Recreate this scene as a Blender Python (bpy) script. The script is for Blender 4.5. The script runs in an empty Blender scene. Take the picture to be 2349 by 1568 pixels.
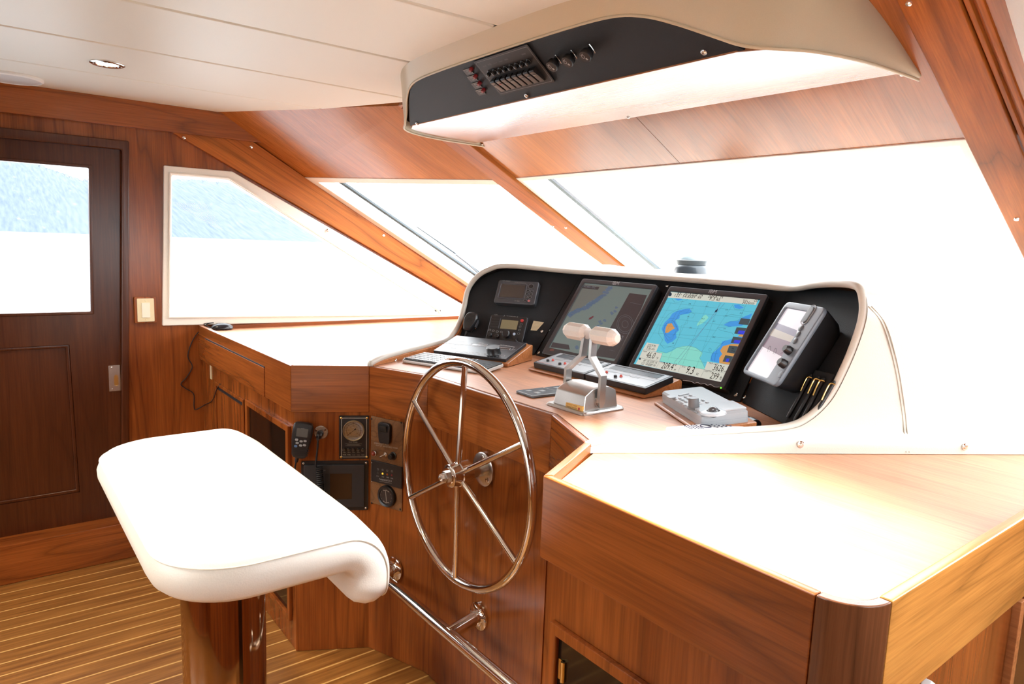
import bpy, bmesh, math, random
from mathutils import Vector, Matrix, geometry
from mathutils.bvhtree import BVHTree
random.seed(7)
SKY, EXPO, LAMP = 11.0, 0.0, 30.0
V = Vector
C = bpy.context.scene.collection
PI = math.pi
# ------------------------------------------------------------------ camera
IW, IH, FPX = 2349.0, 1568.0, 1580.0
YAW, PITCH, ROLL = [math.radians(a) for a in (-51.95, -7.95, 2.12)]
CAM = V((0, 0, 1.45))
XM = -1.575                                   # centre line of the helm
_f = V((math.sin(YAW) * math.cos(PITCH), math.cos(YAW) * math.cos(PITCH), math.sin(PITCH)))
_r0 = V((math.cos(YAW), -math.sin(YAW), 0))
_u0 = _r0.cross(_f)
_r = _r0 * math.cos(ROLL) + _u0 * math.sin(ROLL)
_u = -_r0 * math.sin(ROLL) + _u0 * math.cos(ROLL)
cd = bpy.data.cameras.new('camera')
cam = bpy.data.objects.new('camera', cd)
C.objects.link(cam)
cd.sensor_width = 36
cd.lens = FPX / IW * 36
cd.clip_start = .02
cd.clip_end = 5000
cam.matrix_world = Matrix(((_r.x, _u.x, -_f.x, CAM.x), (_r.y, _u.y, -_f.y, CAM.y), (_r.z, _u.z, -_f.z, CAM.z), (0, 0, 0, 1)))
bpy.context.scene.camera = cam


def hit(x, y, n, c):
    """point of the plane n.p = c seen at a place of the photograph"""
    d = _r * ((x - IW / 2) / FPX) - _u * ((y - IH / 2) / FPX) + _f
    n = V(n)
    return CAM + d * ((c - n.dot(CAM)) / n.dot(d))


def hz(x, y, z): return hit(x, y, (0, 0, 1), z)
def hx(x, y, c): return hit(x, y, (1, 0, 0), c)
def hy(x, y, c): return hit(x, y, (0, 1, 0), c)


class Fr:
    """a flat surface with its own axes: u to the right, v up, n out of it"""
    def __init__(s, o, u, v):
        s.o = V(o); s.u = V(u).normalized(); s.n = s.u.cross(V(v)).normalized(); s.v = s.n.cross(s.u)
        s.M = Matrix(((s.u.x, s.v.x, s.n.x, s.o.x), (s.u.y, s.v.y, s.n.y, s.o.y), (s.u.z, s.v.z, s.n.z, s.o.z), (0, 0, 0, 1)))
    def px(s, x, y, off=0.0):
        p = hit(x, y, s.n, s.n.dot(s.o) + off) - s.o
        return V((p.dot(s.u), p.dot(s.v)))
    def sub(s, uv, off=0.0, rot=0.0):
        o = s.o + s.u * uv[0] + s.v * uv[1] + s.n * off
        u = s.u * math.cos(rot) + s.v * math.sin(rot)
        return Fr(o, u, s.n.cross(u))
    def quad(s, pts, off=0.0):
        """mean rectangle (cx, cy, w, h) of four seen corners tl, tr, br, bl"""
        a, b, c, d = [s.px(*p, off) for p in pts]
        m = (a + b + c + d) / 4
        return m.x, m.y, ((b - a).length + (c - d).length) / 2, ((a - d).length + (b - c).length) / 2


def mirror(p): return V((2 * XM - p[0], p[1], p[2]))


# ------------------------------------------------------------------ materials
def srgb(r, g, b):
    f = lambda c: (c / 255 / 12.92) if c / 255 <= .04045 else ((c / 255 + .055) / 1.055) ** 2.4
    return (f(r), f(g), f(b))


MATS = {}


def mat(name, col, rough=.5, metal=0.0, spec=.5, bump=0.0, bscale=300.0, emit=None, estr=1.0, coat=0.0, speck=0.0):
    if name in MATS: return MATS[name]
    m = bpy.data.materials.new(name); m.use_nodes = True
    nt = m.node_tree; b = nt.nodes['Principled BSDF']
    b.inputs['Base Color'].default_value = (*col, 1)
    b.inputs['Roughness'].default_value = rough
    b.inputs['Metallic'].default_value = metal
    b.inputs['Specular IOR Level'].default_value = spec
    b.inputs['Coat Weight'].default_value = coat
    b.inputs['Coat Roughness'].default_value = .06
    if emit:
        b.inputs['Emission Color'].default_value = (*emit, 1)
        b.inputs['Emission Strength'].default_value = estr
    tc = nt.nodes.new('ShaderNodeTexCoord')
    nz = nt.nodes.new('ShaderNodeTexNoise')
    nz.inputs['Scale'].default_value = bscale
    nz.inputs['Detail'].default_value = 3
    nt.links.new(tc.outputs['Object'], nz.inputs['Vector'])
    if bump:
        bp = nt.nodes.new('ShaderNodeBump')
        bp.inputs['Strength'].default_value = bump
        bp.inputs['Distance'].default_value = .002
        nt.links.new(nz.outputs['Fac'], bp.inputs['Height'])
        nt.links.new(bp.outputs['Normal'], b.inputs['Normal'])
    mx = nt.nodes.new('ShaderNodeMix'); mx.data_type = 'RGBA'
    k = speck if speck else .05
    mx.inputs['A'].default_value = (*[c * (1 - k) for c in col], 1)
    mx.inputs['B'].default_value = (*[min(1, c * (1 + k)) for c in col], 1)
    nt.links.new(nz.outputs['Fac'], mx.inputs['Factor'])
    nt.links.new(mx.outputs['Result'], b.inputs['Base Color'])
    MATS[name] = m
    return m


def wood(name, dark, light, direction, rough=.22, k=1.0, line=.55, coat=0.0, spec=.4):
    """varnished teak: grain runs along direction (object axes)"""
    if name in MATS: return MATS[name]
    m = bpy.data.materials.new(name); m.use_nodes = True
    nt = m.node_tree; N = nt.nodes; L = nt.links; b = N['Principled BSDF']
    b.inputs['Roughness'].default_value = rough
    b.inputs['Coat Weight'].default_value = coat
    b.inputs['Coat Roughness'].default_value = .2
    b.inputs['Specular IOR Level'].default_value = spec
    tc = N.new('ShaderNodeTexCoord')
    rot = N.new('ShaderNodeMapping')
    q = V(direction).normalized().rotation_difference(V((1, 0, 0)))
    rot.inputs['Rotation'].default_value = q.to_euler()
    L.new(tc.outputs['Object'], rot.inputs['Vector'])
    def noise(sc, detail, dist, rgh=.55):
        mp = N.new('ShaderNodeMapping'); mp.inputs['Scale'].default_value = sc
        L.new(rot.outputs['Vector'], mp.inputs['Vector'])
        nz = N.new('ShaderNodeTexNoise'); nz.inputs['Scale'].default_value = 1
        nz.inputs['Detail'].default_value = detail; nz.inputs['Distortion'].default_value = dist
        nz.inputs['Roughness'].default_value = rgh
        L.new(mp.outputs['Vector'], nz.inputs['Vector'])
        return nz.outputs['Fac']
    def math_(op, a, bv):
        n = N.new('ShaderNodeMath'); n.operation = op
        L.new(a, n.inputs[0])
        if isinstance(bv, (int, float)): n.inputs[1].default_value = bv
        else: L.new(bv, n.inputs[1])
        return n.outputs[0]
    broad = noise((.9 * k, 6 * k, 6 * k), 3, .5)
    fine = noise((5 * k, 190 * k, 190 * k), 4, .2, .65)
    fig = noise((.55 * k, 5.5 * k, 5.5 * k), 2, .25, .4)
    ring = math_('PINGPONG', math_('MULTIPLY', fig, 9.0), .5)
    ring = math_('POWER', math_('MULTIPLY', ring, 2.0), .4)
    ring = math_('SUBTRACT', 1.0 if False else ring, 0.0)
    r1 = N.new('ShaderNodeMix'); r1.data_type = 'RGBA'
    r1.inputs['A'].default_value = (*dark, 1); r1.inputs['B'].default_value = (*light, 1)
    cr = N.new('ShaderNodeMapRange'); cr.inputs['From Min'].default_value = .3; cr.inputs['From Max'].default_value = .7
    L.new(broad, cr.inputs['Value']); L.new(cr.outputs['Result'], r1.inputs['Factor'])
    r2 = N.new('ShaderNodeMix'); r2.data_type = 'RGBA'; r2.blend_type = 'MULTIPLY'
    r2.inputs['Factor'].default_value = 1
    fr_ = N.new('ShaderNodeMapRange'); fr_.inputs['From Min'].default_value = .3; fr_.inputs['From Max'].default_value = .65
    fr_.inputs['To Min'].default_value = .72; fr_.inputs['To Max'].default_value = 1.08
    L.new(fine, fr_.inputs['Value'])
    rr = N.new('ShaderNodeMapRange'); rr.inputs['From Min'].default_value = 0; rr.inputs['From Max'].default_value = .75
    rr.inputs['To Min'].default_value = line; rr.inputs['To Max'].default_value = 1.0
    L.new(ring, rr.inputs['Value'])
    mul = math_('MULTIPLY', fr_.outputs['Result'], rr.outputs['Result'])
    cmb = N.new('ShaderNodeCombineColor')
    for i in range(3): L.new(mul, cmb.inputs[i])
    L.new(r1.outputs['Result'], r2.inputs['A']); L.new(cmb.outputs[0], r2.inputs['B'])
    L.new(r2.outputs['Result'], b.inputs['Base Color'])
    MATS[name] = m
    return m


X_, Y_, Z_ = (1, 0, 0), (0, 1, 0), (0, 0, 1)
TD, TL = (.185, .043, .0085), (.355, .098, .0195)          # teak, darker and lighter streaks
RAKE = (0, .889, -.458)
W_up = wood('teak upright', TD, TL, Z_)
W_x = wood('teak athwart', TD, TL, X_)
W_y = wood('teak fore and aft', TD, TL, Y_)
W_ab = wood('teak angled port', TD, TL, (.495, .869, 0))
W_bc = wood('teak angled helm', TD, TL, (.93, .367, 0))
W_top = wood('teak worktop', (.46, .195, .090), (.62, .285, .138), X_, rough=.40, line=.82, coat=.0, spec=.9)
W_head = wood('teak header', (.34, .098, .021), (.52, .175, .040), RAKE, rough=.25, line=.8, coat=.8)
W_post = wood('teak post', (.31, .078, .013), (.52, .165, .028), (0, .87, -.49), rough=.3, line=.5, coat=.0, spec=.2)
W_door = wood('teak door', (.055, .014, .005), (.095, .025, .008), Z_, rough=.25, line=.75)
W_light = wood('teak light', (.38, .14, .05), (.52, .21, .075), X_, rough=.25, line=.75)
W_dark = wood('walnut', (.10, .035, .014), (.17, .06, .023), Z_, rough=.2)
W_lam = wood('wood laminate', (.15, .064, .024), (.25, .115, .045), Z_, rough=.4, k=1.6)
CREAM = mat('cream vinyl', (.75, .745, .675), .45, bump=.12, bscale=500)
BEIGE = mat('beige vinyl', (.58, .505, .36), .42, bump=.1, bscale=500)
HIDE = mat('white leather', (.53, .50, .44), .38, bump=.15, bscale=350)
SEATM = mat('ivory leather', (.82, .79, .71), .36, bump=.15, bscale=350)
PAINT = mat('cream window paint', (.84, .81, .74), .35)
GREYV = mat('grey white lining', (.66, .66, .66), .5, bump=.1)
BLK = mat('black crackle', (.008, .008, .0095), .5, 0, .35, bump=.9, bscale=900, speck=.5)
PLA = mat('black plastic', (.012, .012, .014), .35)
RUB = mat('black rubber', (.008, .008, .009), .6)
GRY = mat('charcoal plastic', (.045, .048, .056), .38)
BEZ = mat('monitor bezel', (.028, .028, .032), .35)
MID = mat('grey plastic', (.30, .32, .34), .4)
LIT = mat('pale grey plastic', (.32, .345, .37), .38)
BLU = mat('blue grey plastic', (.15, .185, .23), .35)
WHT = mat('white plastic', (.78, .78, .76), .35)
IVO = mat('ivory plastic', (.72, .62, .40), .35)
COLM = mat('reflection tinted steel', (.46, .33, .23), .07, 1.0)  # polished steel, brown wood reflections put into its colour
CHR = mat('polished steel', (.74, .70, .66), .07, 1.0)
STE = mat('dull steel', (.60, .58, .55), .25, 1.0)
ALU = mat('cast aluminium', (.47, .46, .445), .32, 1.0, bump=.1)
KNB = mat('pale pearl plastic', (.72, .69, .66), .28)
BRA = mat('gold clip', (.80, .58, .22), .22, 1.0)
RED = mat('red plastic', (.45, .03, .03), .3)
ORG = mat('orange plastic', (.62, .16, .06), .35)
INK = mat('white ink', (.62, .62, .62), .5)
DIM = mat('grey ink', (.24, .24, .24), .5)
TAN = mat('old paper', (.62, .52, .33), .6)
SMOKE = mat('smoked glass', (.010, .007, .005), .06)


def glass(name, tint=(1, 1, 1)):
    m = bpy.data.materials.new(name); m.use_nodes = True
    nt = m.node_tree; N = nt.nodes; L = nt.links
    N.remove(N['Principled BSDF'])
    t = N.new('ShaderNodeBsdfTransparent'); t.inputs['Color'].default_value = (*tint, 1)
    g = N.new('ShaderNodeBsdfGlossy'); g.inputs['Roughness'].default_value = 0.02
    lw = N.new('ShaderNodeLayerWeight'); lw.inputs['Blend'].default_value = .5
    pw = N.new('ShaderNodeMath'); pw.operation = 'POWER'; pw.inputs[1].default_value = 5
    L.new(lw.outputs['Facing'], pw.inputs[0])
    ml = N.new('ShaderNodeMath'); ml.operation = 'MULTIPLY_ADD'; ml.inputs[1].default_value = .9; ml.inputs[2].default_value = .004
    L.new(pw.outputs[0], ml.inputs[0])
    mx = N.new('ShaderNodeMixShader')
    L.new(ml.outputs[0], mx.inputs[0]); L.new(t.outputs[0], mx.inputs[1]); L.new(g.outputs[0], mx.inputs[2])
    L.new(mx.outputs[0], N['Material Output'].inputs['Surface'])
    return m


GLASS = glass('window glass', (.97, .985, .98))


def screen(name, col, s):
    return mat(name, tuple(c * .06 for c in col), .25, emit=col, estr=s)


# ------------------------------------------------------------------ mesh helpers
_TXT = {}


def text_mesh(s):
    if s in _TXT: return _TXT[s]
    cu = bpy.data.curves.new('t', 'FONT'); cu.body = s; cu.size = 1; cu.resolution_u = 2
    ob = bpy.data.objects.new('t', cu)
    C.objects.link(ob)
    dg = bpy.context.evaluated_depsgraph_get()
    ev = ob.evaluated_get(dg); me = ev.to_mesh()
    vs = [V(v.co) for v in me.vertices]; fs = [list(p.vertices) for p in me.polygons]
    ev.to_mesh_clear(); bpy.data.objects.remove(ob); bpy.data.curves.remove(cu)
    w = max([v.x for v in vs] + [.01])
    _TXT[s] = (vs, fs, w)
    return _TXT[s]


class MB:
    """collects shapes into one mesh; fr places them on a surface"""
    def __init__(s, fr=None):
        s.bev = False; s.bm = bmesh.new(); s.M = fr.M if isinstance(fr, Fr) else (fr or Matrix())
    def put(s, vs, fs, M=None):
        T = s.M @ M if M is not None else s.M
        bv = [s.bm.verts.new(T @ V(v)) for v in vs]
        out = []
        for f in fs:
            try: out.append(s.bm.faces.new([bv[i] for i in f]))
            except ValueError: pass
        return bv, out
    def bevel(s, faces, r, seg=2, ang=.5):
        if r <= 0: return
        s.bev = True
        bmesh.ops.recalc_face_normals(s.bm, faces=faces)
        es = set()
        for f in faces:
            for e in f.edges:
                if len(e.link_faces) == 2 and e.calc_face_angle(0) > ang: es.add(e)
        bmesh.ops.bevel(s.bm, geom=list(es), offset=r, segments=seg, affect='EDGES', profile=.5, clamp_overlap=True)
    def box(s, c, d, rot=0.0, bev=0.0, seg=2, axis='Z'):
        c = V(c); h = V(d) / 2
        M = Matrix.Translation(c) @ Matrix.Rotation(rot, 4, axis)
        vs = [(a * h.x, b_ * h.y, e * h.z) for a in (-1, 1) for b_ in (-1, 1) for e in (-1, 1)]
        fs = [(0, 1, 3, 2), (4, 6, 7, 5), (0, 4, 5, 1), (2, 3, 7, 6), (0, 2, 6, 4), (1, 5, 7, 3)]
        _, f = s.put(vs, fs, M)
        s.bevel(f, bev, seg)
        return s
    def prism(s, poly, ext, bev=0.0, seg=2, ang=.5):
        """poly: 3-D points of a flat outline, pushed along ext"""
        poly = [V(p) if len(p) == 3 else V((p[0], p[1], 0)) for p in poly]
        n = len(poly); e = V(ext)
        vs = poly + [p + e for p in poly]
        fs = [tuple(range(n))[::-1], tuple(range(n, 2 * n))] + [(i, (i + 1) % n, n + (i + 1) % n, n + i) for i in range(n)]
        _, f = s.put(vs, fs)
        s.bevel(f, bev, seg, ang)
        return s
    def plate(s, poly2, z0, z1, bev=0.0, seg=2):
        return s.prism([(p[0], p[1], z0) for p in poly2], (0, 0, z1 - z0), bev, seg)
    def rings(s, rings, closed=True, cap=True, loop=False):
        """skin over a list of rings of equal length"""
        n = len(rings[0]); vs = [p for r in rings for p in r]; fs = []
        m = len(rings)
        for j in range(m if loop else m - 1):
            a, b_ = j * n, ((j + 1) % m) * n
            for i in range(n if closed else n - 1):
                k = (i + 1) % n
                fs.append((a + i, a + k, b_ + k, b_ + i))
        if cap and not loop and closed:
            fs.append(tuple(range(n))[::-1]); fs.append(tuple(range((m - 1) * n, m * n)))
        _, f = s.put(vs, fs)
        bmesh.ops.recalc_face_normals(s.bm, faces=f)
        return s
    def tube(s, pts, r, seg=10, closed=False, cap=True, flat=None):
        pts = [V(p) for p in pts]; n = len(pts); rings = []
        up = V((0, 0, 1)); prev = None
        for i, p in enumerate(pts):
            if closed: t = pts[(i + 1) % n] - pts[i - 1]
            else: t = pts[min(i + 1, n - 1)] - pts[max(i - 1, 0)]
            t.normalize()
            if prev is None:
                a = t.cross(up)
                if a.length < .05: a = t.cross(V((1, 0, 0)))
            else:
                a = prev - t * prev.dot(t)
            a.normalize(); prev = a.copy(); b_ = t.cross(a)
            rr = r[i] if isinstance(r, (list, tuple)) else r
            k = flat or 1
            rings.append([p + a * (rr * math.cos(q)) + b_ * (rr * k * math.sin(q)) for q in [2 * PI * j / seg for j in range(seg)]])
        return s.rings(rings, True, cap, loop=closed)
    def cyl(s, p0, p1, r0, r1=None, seg=24, bev=0.0):
        p0, p1 = V(p0), V(p1); t = (p1 - p0).normalized()
        a = t.cross(V((0, 0, 1)))
        if a.length < .05: a = t.cross(V((1, 0, 0)))
        a.normalize(); b_ = t.cross(a)
        r1 = r0 if r1 is None else r1
        cs = [(math.cos(2 * PI * j / seg), math.sin(2 * PI * j / seg)) for j in range(seg)]
        vs = [p0 + (a * x + b_ * y) * r0 for x, y in cs] + [p1 + (a * x + b_ * y) * r1 for x, y in cs]
        fs = [tuple(range(seg))[::-1], tuple(range(seg, 2 * seg))] + [(i, (i + 1) % seg, seg + (i + 1) % seg, seg + i) for i in range(seg)]
        _, f = s.put(vs, fs)
        s.bevel(f, bev, 2, 1.0)
        return s
    def lathe(s, prof, p0, axis, seg=32):
        """prof: (distance along the axis, radius)"""
        p0 = V(p0); t = V(axis).normalized()
        a = t.cross(V((0, 0, 1)))
        if a.length < .05: a = t.cross(V((1, 0, 0)))
        a.normalize(); b_ = t.cross(a)
        return s.rings([[p0 + t * h + (a * math.cos(q) + b_ * math.sin(q)) * max(r, 1e-5) for q in [2 * PI * j / seg for j in range(seg)]] for h, r in prof])
    def ball(s, c, r, seg=16, sc=(1, 1, 1)):
        c = V(c); R = []
        for i in range(1, seg // 2):
            th = PI * i / (seg // 2)
            R.append([c + V((r * math.sin(th) * math.cos(q) * sc[0], r * math.sin(th) * math.sin(q) * sc[1], r * math.cos(th) * sc[2])) for q in [2 * PI * j / seg for j in range(seg)]])
        return s.rings(R)
    def ribbon(s, pts, w, z=0.0, closed=False, t=.0003):
        """a thin painted line on the surface"""
        pts = [V((p[0], p[1])) for p in pts]; n = len(pts)
        A = []; B = []
        for i, p in enumerate(pts):
            if closed: d = pts[(i + 1) % n] - pts[i - 1]
            else: d = pts[min(i + 1, n - 1)] - pts[max(i - 1, 0)]
            if d.length < 1e-9: d = V((1, 0))
            d.normalize(); nn = V((-d.y, d.x)) * w / 2
            A.append((p.x + nn.x, p.y + nn.y, z)); B.append((p.x - nn.x, p.y - nn.y, z))
        m = n if closed else n - 1
        s.put(A + B, [(i, n + i, n + (i + 1) % n, (i + 1) % n) for i in range(m)])
        return s
    def flat(s, poly, z=0.0):
        tri = geometry.tessellate_polygon([[V((p[0], p[1], 0)) for p in poly]])
        fs = []
        for a, b_, c in tri:
            p, q, r = poly[a], poly[b_], poly[c]
            cr = (q[0] - p[0]) * (r[1] - p[1]) - (q[1] - p[1]) * (r[0] - p[0])
            fs.append((a, b_, c) if cr > 0 else (a, c, b_))
        s.put([(p[0], p[1], z) for p in poly], fs)
        return s
    def text(s, t, p0, p1, z=0.0, hscale=1.0):
        """lettering from p0 to p1 (surface u, v), height follows the width"""
        vs, fs, w = text_mesh(t)
        p0, p1 = V((p0[0], p0[1])), V((p1[0], p1[1])); d = p1 - p0; k = d.length / w; d.normalize()
        s.put([(p0.x + (d.x * v.x - d.y * v.y * hscale) * k, p0.y + (d.y * v.x + d.x * v.y * hscale) * k, z) for v in vs], fs)
        return s
    def holed(s, outer, holes, z0, z1):
        """a flat plate with openings, outline in (u, v)"""
        pts = []; edges = []; loops = [outer] + holes
        for lp in loops:
            b0 = len(pts); pts += [V((p[0], p[1])) for p in lp]
            edges += [(b0 + i, b0 + (i + 1) % len(lp)) for i in range(len(lp))]
        ov, oe, of, *_ = geometry.delaunay_2d_cdt(pts, edges, [], 0, 1e-6)
        def inside(p, lp):
            c = False
            for i in range(len(lp)):
                a, b_ = lp[i], lp[i - 1]
                if (a[1] > p[1]) != (b_[1] > p[1]) and p[0] < (b_[0] - a[0]) * (p[1] - a[1]) / (b_[1] - a[1]) + a[0]: c = not c
            return c
        keep = []
        for f in of:
            m = sum((ov[i] for i in f), V((0, 0))) / len(f)
            if inside(m, outer) and not any(inside(m, h) for h in holes): keep.append(list(f))
        n = len(ov)
        fs = keep + [[n + i for i in f][::-1] for f in keep]
        for lp in loops:
            idx = [min(range(n), key=lambda k: (ov[k] - V((p[0], p[1]))).length) for p in lp]
            fs += [(idx[i], idx[(i + 1) % len(idx)], n + idx[(i + 1) % len(idx)], n + idx[i]) for i in range(len(idx))]
        _, f = s.put([(p.x, p.y, z1) for p in ov] + [(p.x, p.y, z0) for p in ov], fs)
        bmesh.ops.recalc_face_normals(s.bm, faces=f)
        return s


def rrect(cx, cy, w, h, r, seg=5):
    r = min(r, w / 2 - 1e-5, h / 2 - 1e-5); out = []
    for (sx, sy, a0) in ((1, 1, 0), (-1, 1, 90), (-1, -1, 180), (1, -1, 270)):
        for k in range(seg + 1):
            a = math.radians(a0 + 90 * k / seg)
            out.append((cx + sx * (w / 2 - r) + r * math.cos(a), cy + sy * (h / 2 - r) + r * math.sin(a)))
    return out


def smooth_path(pts, n=8, closed=False):
    """Catmull-Rom through points"""
    pts = [V(p) for p in pts]; m = len(pts); out = []
    for i in range(m if closed else m - 1):
        g = lambda k: pts[k % m] if closed else pts[max(0, min(m - 1, k))]
        p0, p1, p2, p3 = g(i - 1), g(i), g(i + 1), g(i + 2)
        for j in range(n):
            t = j / n
            out.append(.5 * ((2 * p1) + (p2 - p0) * t + (2 * p0 - 5 * p1 + 4 * p2 - p3) * t * t + (3 * p1 - p0 - 3 * p2 + p3) * t ** 3))
    if not closed: out.append(pts[-1])
    return out


MW = {}


def obj(name, mb, m, parent=None, kind=None, sharp=.6):
    """link the collected shapes as ONE mesh object (world shapes, parent's axes)"""
    me = bpy.data.meshes.new(name)
    bm = mb.bm
    bm.normal_update()
    for f in bm.faces: f.smooth = True
    for e in bm.edges:
        if len(e.link_faces) == 2 and e.calc_face_angle(0) > sharp: e.smooth = False
    bm.to_mesh(me); bm.free()
    o = bpy.data.objects.new(name, me)
    C.objects.link(o)
    me.materials.append(m)
    if mb.bev:
        w = o.modifiers.new('weighted normals', 'WEIGHTED_NORMAL'); w.keep_sharp = True
    if parent is not None:
        me.transform(MW[parent.name].inverted())
        o.parent = parent
        MW[o.name] = MW[parent.name]
    else:
        MW[o.name] = Matrix()
        if kind: o['kind'] = kind
    return o


def move_origin(o, loc):
    T = Matrix.Translation(V(loc))
    o.data.transform(T.inverted()); o.location = loc; MW[o.name] = T
    return o


def thing(name, label, cat, loc=(0, 0, 0), group=None, fr=None):
    o = bpy.data.objects.new(name, None)
    o.empty_display_size = .05
    M = fr.M if fr else Matrix.Translation(V(loc))
    o.matrix_world = M
    C.objects.link(o)
    MW[o.name] = M.copy()
    tag(o, label, cat, group)
    return o


def tag(o, label, cat, group=None):
    o['label'] = label; o['category'] = cat
    if group: o['group'] = group
    return o


def dup(root, M, label, group=None):
    r = root.copy(); C.objects.link(r); r.matrix_world = M; r['label'] = label
    if group: r['group'] = group
    MW[r.name] = M.copy()
    for ch in [c for c in bpy.data.objects if c.parent == root]:
        c = ch.copy(); C.objects.link(c); c.parent = r
        for g in [x for x in bpy.data.objects if x.parent == ch]:
            d = g.copy(); C.objects.link(d); d.parent = c
    return r


SCREW = {}


def screw(parent, p, n, r=.006, m=None):
    """a domed screw head with its cross slot"""
    mb = MB()
    n = V(n).normalized(); p = V(p)
    mb.lathe([(0, r), (.25 * r, r), (.5 * r, .8 * r), (.62 * r, .45 * r), (.62 * r, .2 * r), (.4 * r, .18 * r), (.4 * r, 0)], p, n, 12)
    return obj('screw', mb, m or STE, parent)


def smooth_poly(pts): return [(p.x, p.y) for p in smooth_path([V((p[0], p[1], 0)) for p in pts], 4, closed=True)]
# ------------------------------------------------------------------ the room
WX = -3.42                                    # port wall, inner face
FW = Fr((WX, 0, 0), Y_, Z_)                   # u = y, v = z
def wl(x, y, off=0.0): return tuple(FW.px(x, y, off))


def st(name, mb, m, parent=None): return obj(name, mb, m, parent, 'structure' if parent is None else None)


# floor of teak planks with pale strips between them
fm = bpy.data.materials.new('teak and holly floor'); fm.use_nodes = True
def floor_nodes():
    nt = fm.node_tree; N = nt.nodes; L = nt.links; b = N['Principled BSDF']; b.inputs['Roughness'].default_value = .3
    tc = N.new('ShaderNodeTexCoord'); sp = N.new('ShaderNodeSeparateXYZ'); L.new(tc.outputs['Object'], sp.inputs[0])
    def ma(op, a, v=None, v2=None):
        n = N.new('ShaderNodeMath'); n.operation = op
        L.new(a, n.inputs[0]) if not isinstance(a, (int, float)) else None
        if v is not None:
            if isinstance(v, (int, float)): n.inputs[1].default_value = v
            else: L.new(v, n.inputs[1])
        return n.outputs[0]
    fx = ma('FRACT', ma('MULTIPLY', ma('ADD', sp.outputs[0], 10.012), 1 / .0785))
    strip = ma('LESS_THAN', fx, .085)
    mp = N.new('ShaderNodeMapping'); mp.inputs['Scale'].default_value = (60, 3.5, 1); L.new(tc.outputs['Object'], mp.inputs[0])
    nz = N.new('ShaderNodeTexNoise'); nz.inputs['Scale'].default_value = 1; nz.inputs['Detail'].default_value = 5; L.new(mp.outputs[0], nz.inputs['Vector'])
    r = N.new('ShaderNodeValToRGB'); L.new(nz.outputs['Fac'], r.inputs[0])
    r.color_ramp.elements[0].position = .3; r.color_ramp.elements[0].color = (.17, .062, .014, 1)
    r.color_ramp.elements[1].position = .7; r.color_ramp.elements[1].color = (.34, .145, .035, 1)
    mx = N.new('ShaderNodeMix'); mx.data_type = 'RGBA'; L.new(strip, mx.inputs['Factor']); L.new(r.outputs[0], mx.inputs['A'])
    mx.inputs['B'].default_value = (.62, .36, .12, 1); L.new(mx.outputs['Result'], b.inputs['Base Color'])
floor_nodes()
st('floor', MB().box((-1.6, .6, -.03), (4.2, 5.8, .06)), fm)

# ---- port wall with the door and the side window
def win_pts(l): return [wl(*p) for p in l]
W1_OUT = win_pts([(371.3, 746.6), (1052, 729), (1040, 716), (531.5, 393.2), (374.6, 379.4)])
W1_IN = win_pts([(391, 722), (1003, 717), (522, 413), (393.5, 402)])
DOOR_O = [(-.62, .10), (.462, .10), (.528, 1.798), (-.62, 1.798)]     # clear opening in the wall
Ywin = lambda z: 1.335 + 1.82 * (1.746 - z)   # where the port windscreen meets the wall
wall_out = [(-2.4, -.03), (3.4, -.03), (3.4, 1.0), (Ywin(1.0), 1.0), (Ywin(2.04), 2.04), (-2.4, 2.04)]
hole = [(W1_OUT[0][0] + .012, W1_OUT[0][1] + .012), (W1_OUT[1][0] - .06, W1_OUT[1][1] + .012), (W1_OUT[3][0] - .01, W1_OUT[3][1] - .015), (W1_OUT[4][0] + .012, W1_OUT[4][1] - .012)]
st('wall_port', MB(FW).holed(wall_out, [hole, DOOR_O], -.05, 0), W_up)

w1 = thing('window_1', 'cream framed side window with a slanted front edge', 'window', FW.sub((1.2, 1.04)).o)
del w1['category']; del w1['label']; w1['kind'] = 'structure'
mb = MB(FW)
outr = [W1_OUT[0], wl(1058, 729), wl(1062, 699), W1_OUT[3], W1_OUT[4]]
W1_IN = [W1_IN[0], W1_IN[1], wl(999, 711), W1_IN[2], W1_IN[3]]
def ring_plate(mb, o_, i_, z0, z1, bev=0.0):
    n = len(o_)
    vs = [(p[0], p[1], z1) for p in o_] + [(p[0], p[1], z1) for p in i_] + [(p[0], p[1], z0) for p in o_] + [(p[0], p[1], z0) for p in i_]
    fs = []
    for k in range(n):
        l = (k + 1) % n
        fs += [(k, l, n + l, n + k), (2 * n + k, 3 * n + k, 3 * n + l, 2 * n + l), (k, 2 * n + k, 2 * n + l, l), (n + k, n + l, 3 * n + l, 3 * n + k)]
    _, f = mb.put(vs, fs); mb.bevel(f, bev, 2)
    return mb
def shrink(poly, d):
    """move every edge of a convex outline inwards by d"""
    n = len(poly); c = sum((V(p) for p in poly), V((0, 0))) / n; L_ = []
    for i in range(n):
        a, b_ = V(poly[i]), V(poly[(i + 1) % n]); e = (b_ - a).normalized(); nn = V((-e.y, e.x))
        if nn.dot(c - a) < 0: nn = -nn
        L_.append((a + nn * d, e))
    out = []
    for i in range(n):
        p, e = L_[i - 1]; q, g = L_[i]
        r = geometry.intersect_line_line_2d(p - e * 50, p + e * 50, q - g * 50, q + g * 50)
        out.append((r.x, r.y))
    return out
ring_plate(mb, outr, W1_IN, -.045, .012, .005)
st('window_frame', mb, PAINT, w1)
ring_plate(mb := MB(FW), shrink(W1_IN, -.014), shrink(W1_IN, -.004), .011, .02, .004); st('window_bead', mb, PAINT, w1)
st('pane', MB(FW).flat(shrink(W1_IN, -.008), -.03), GLASS, w1)
p = wl(1003, 711)
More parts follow.
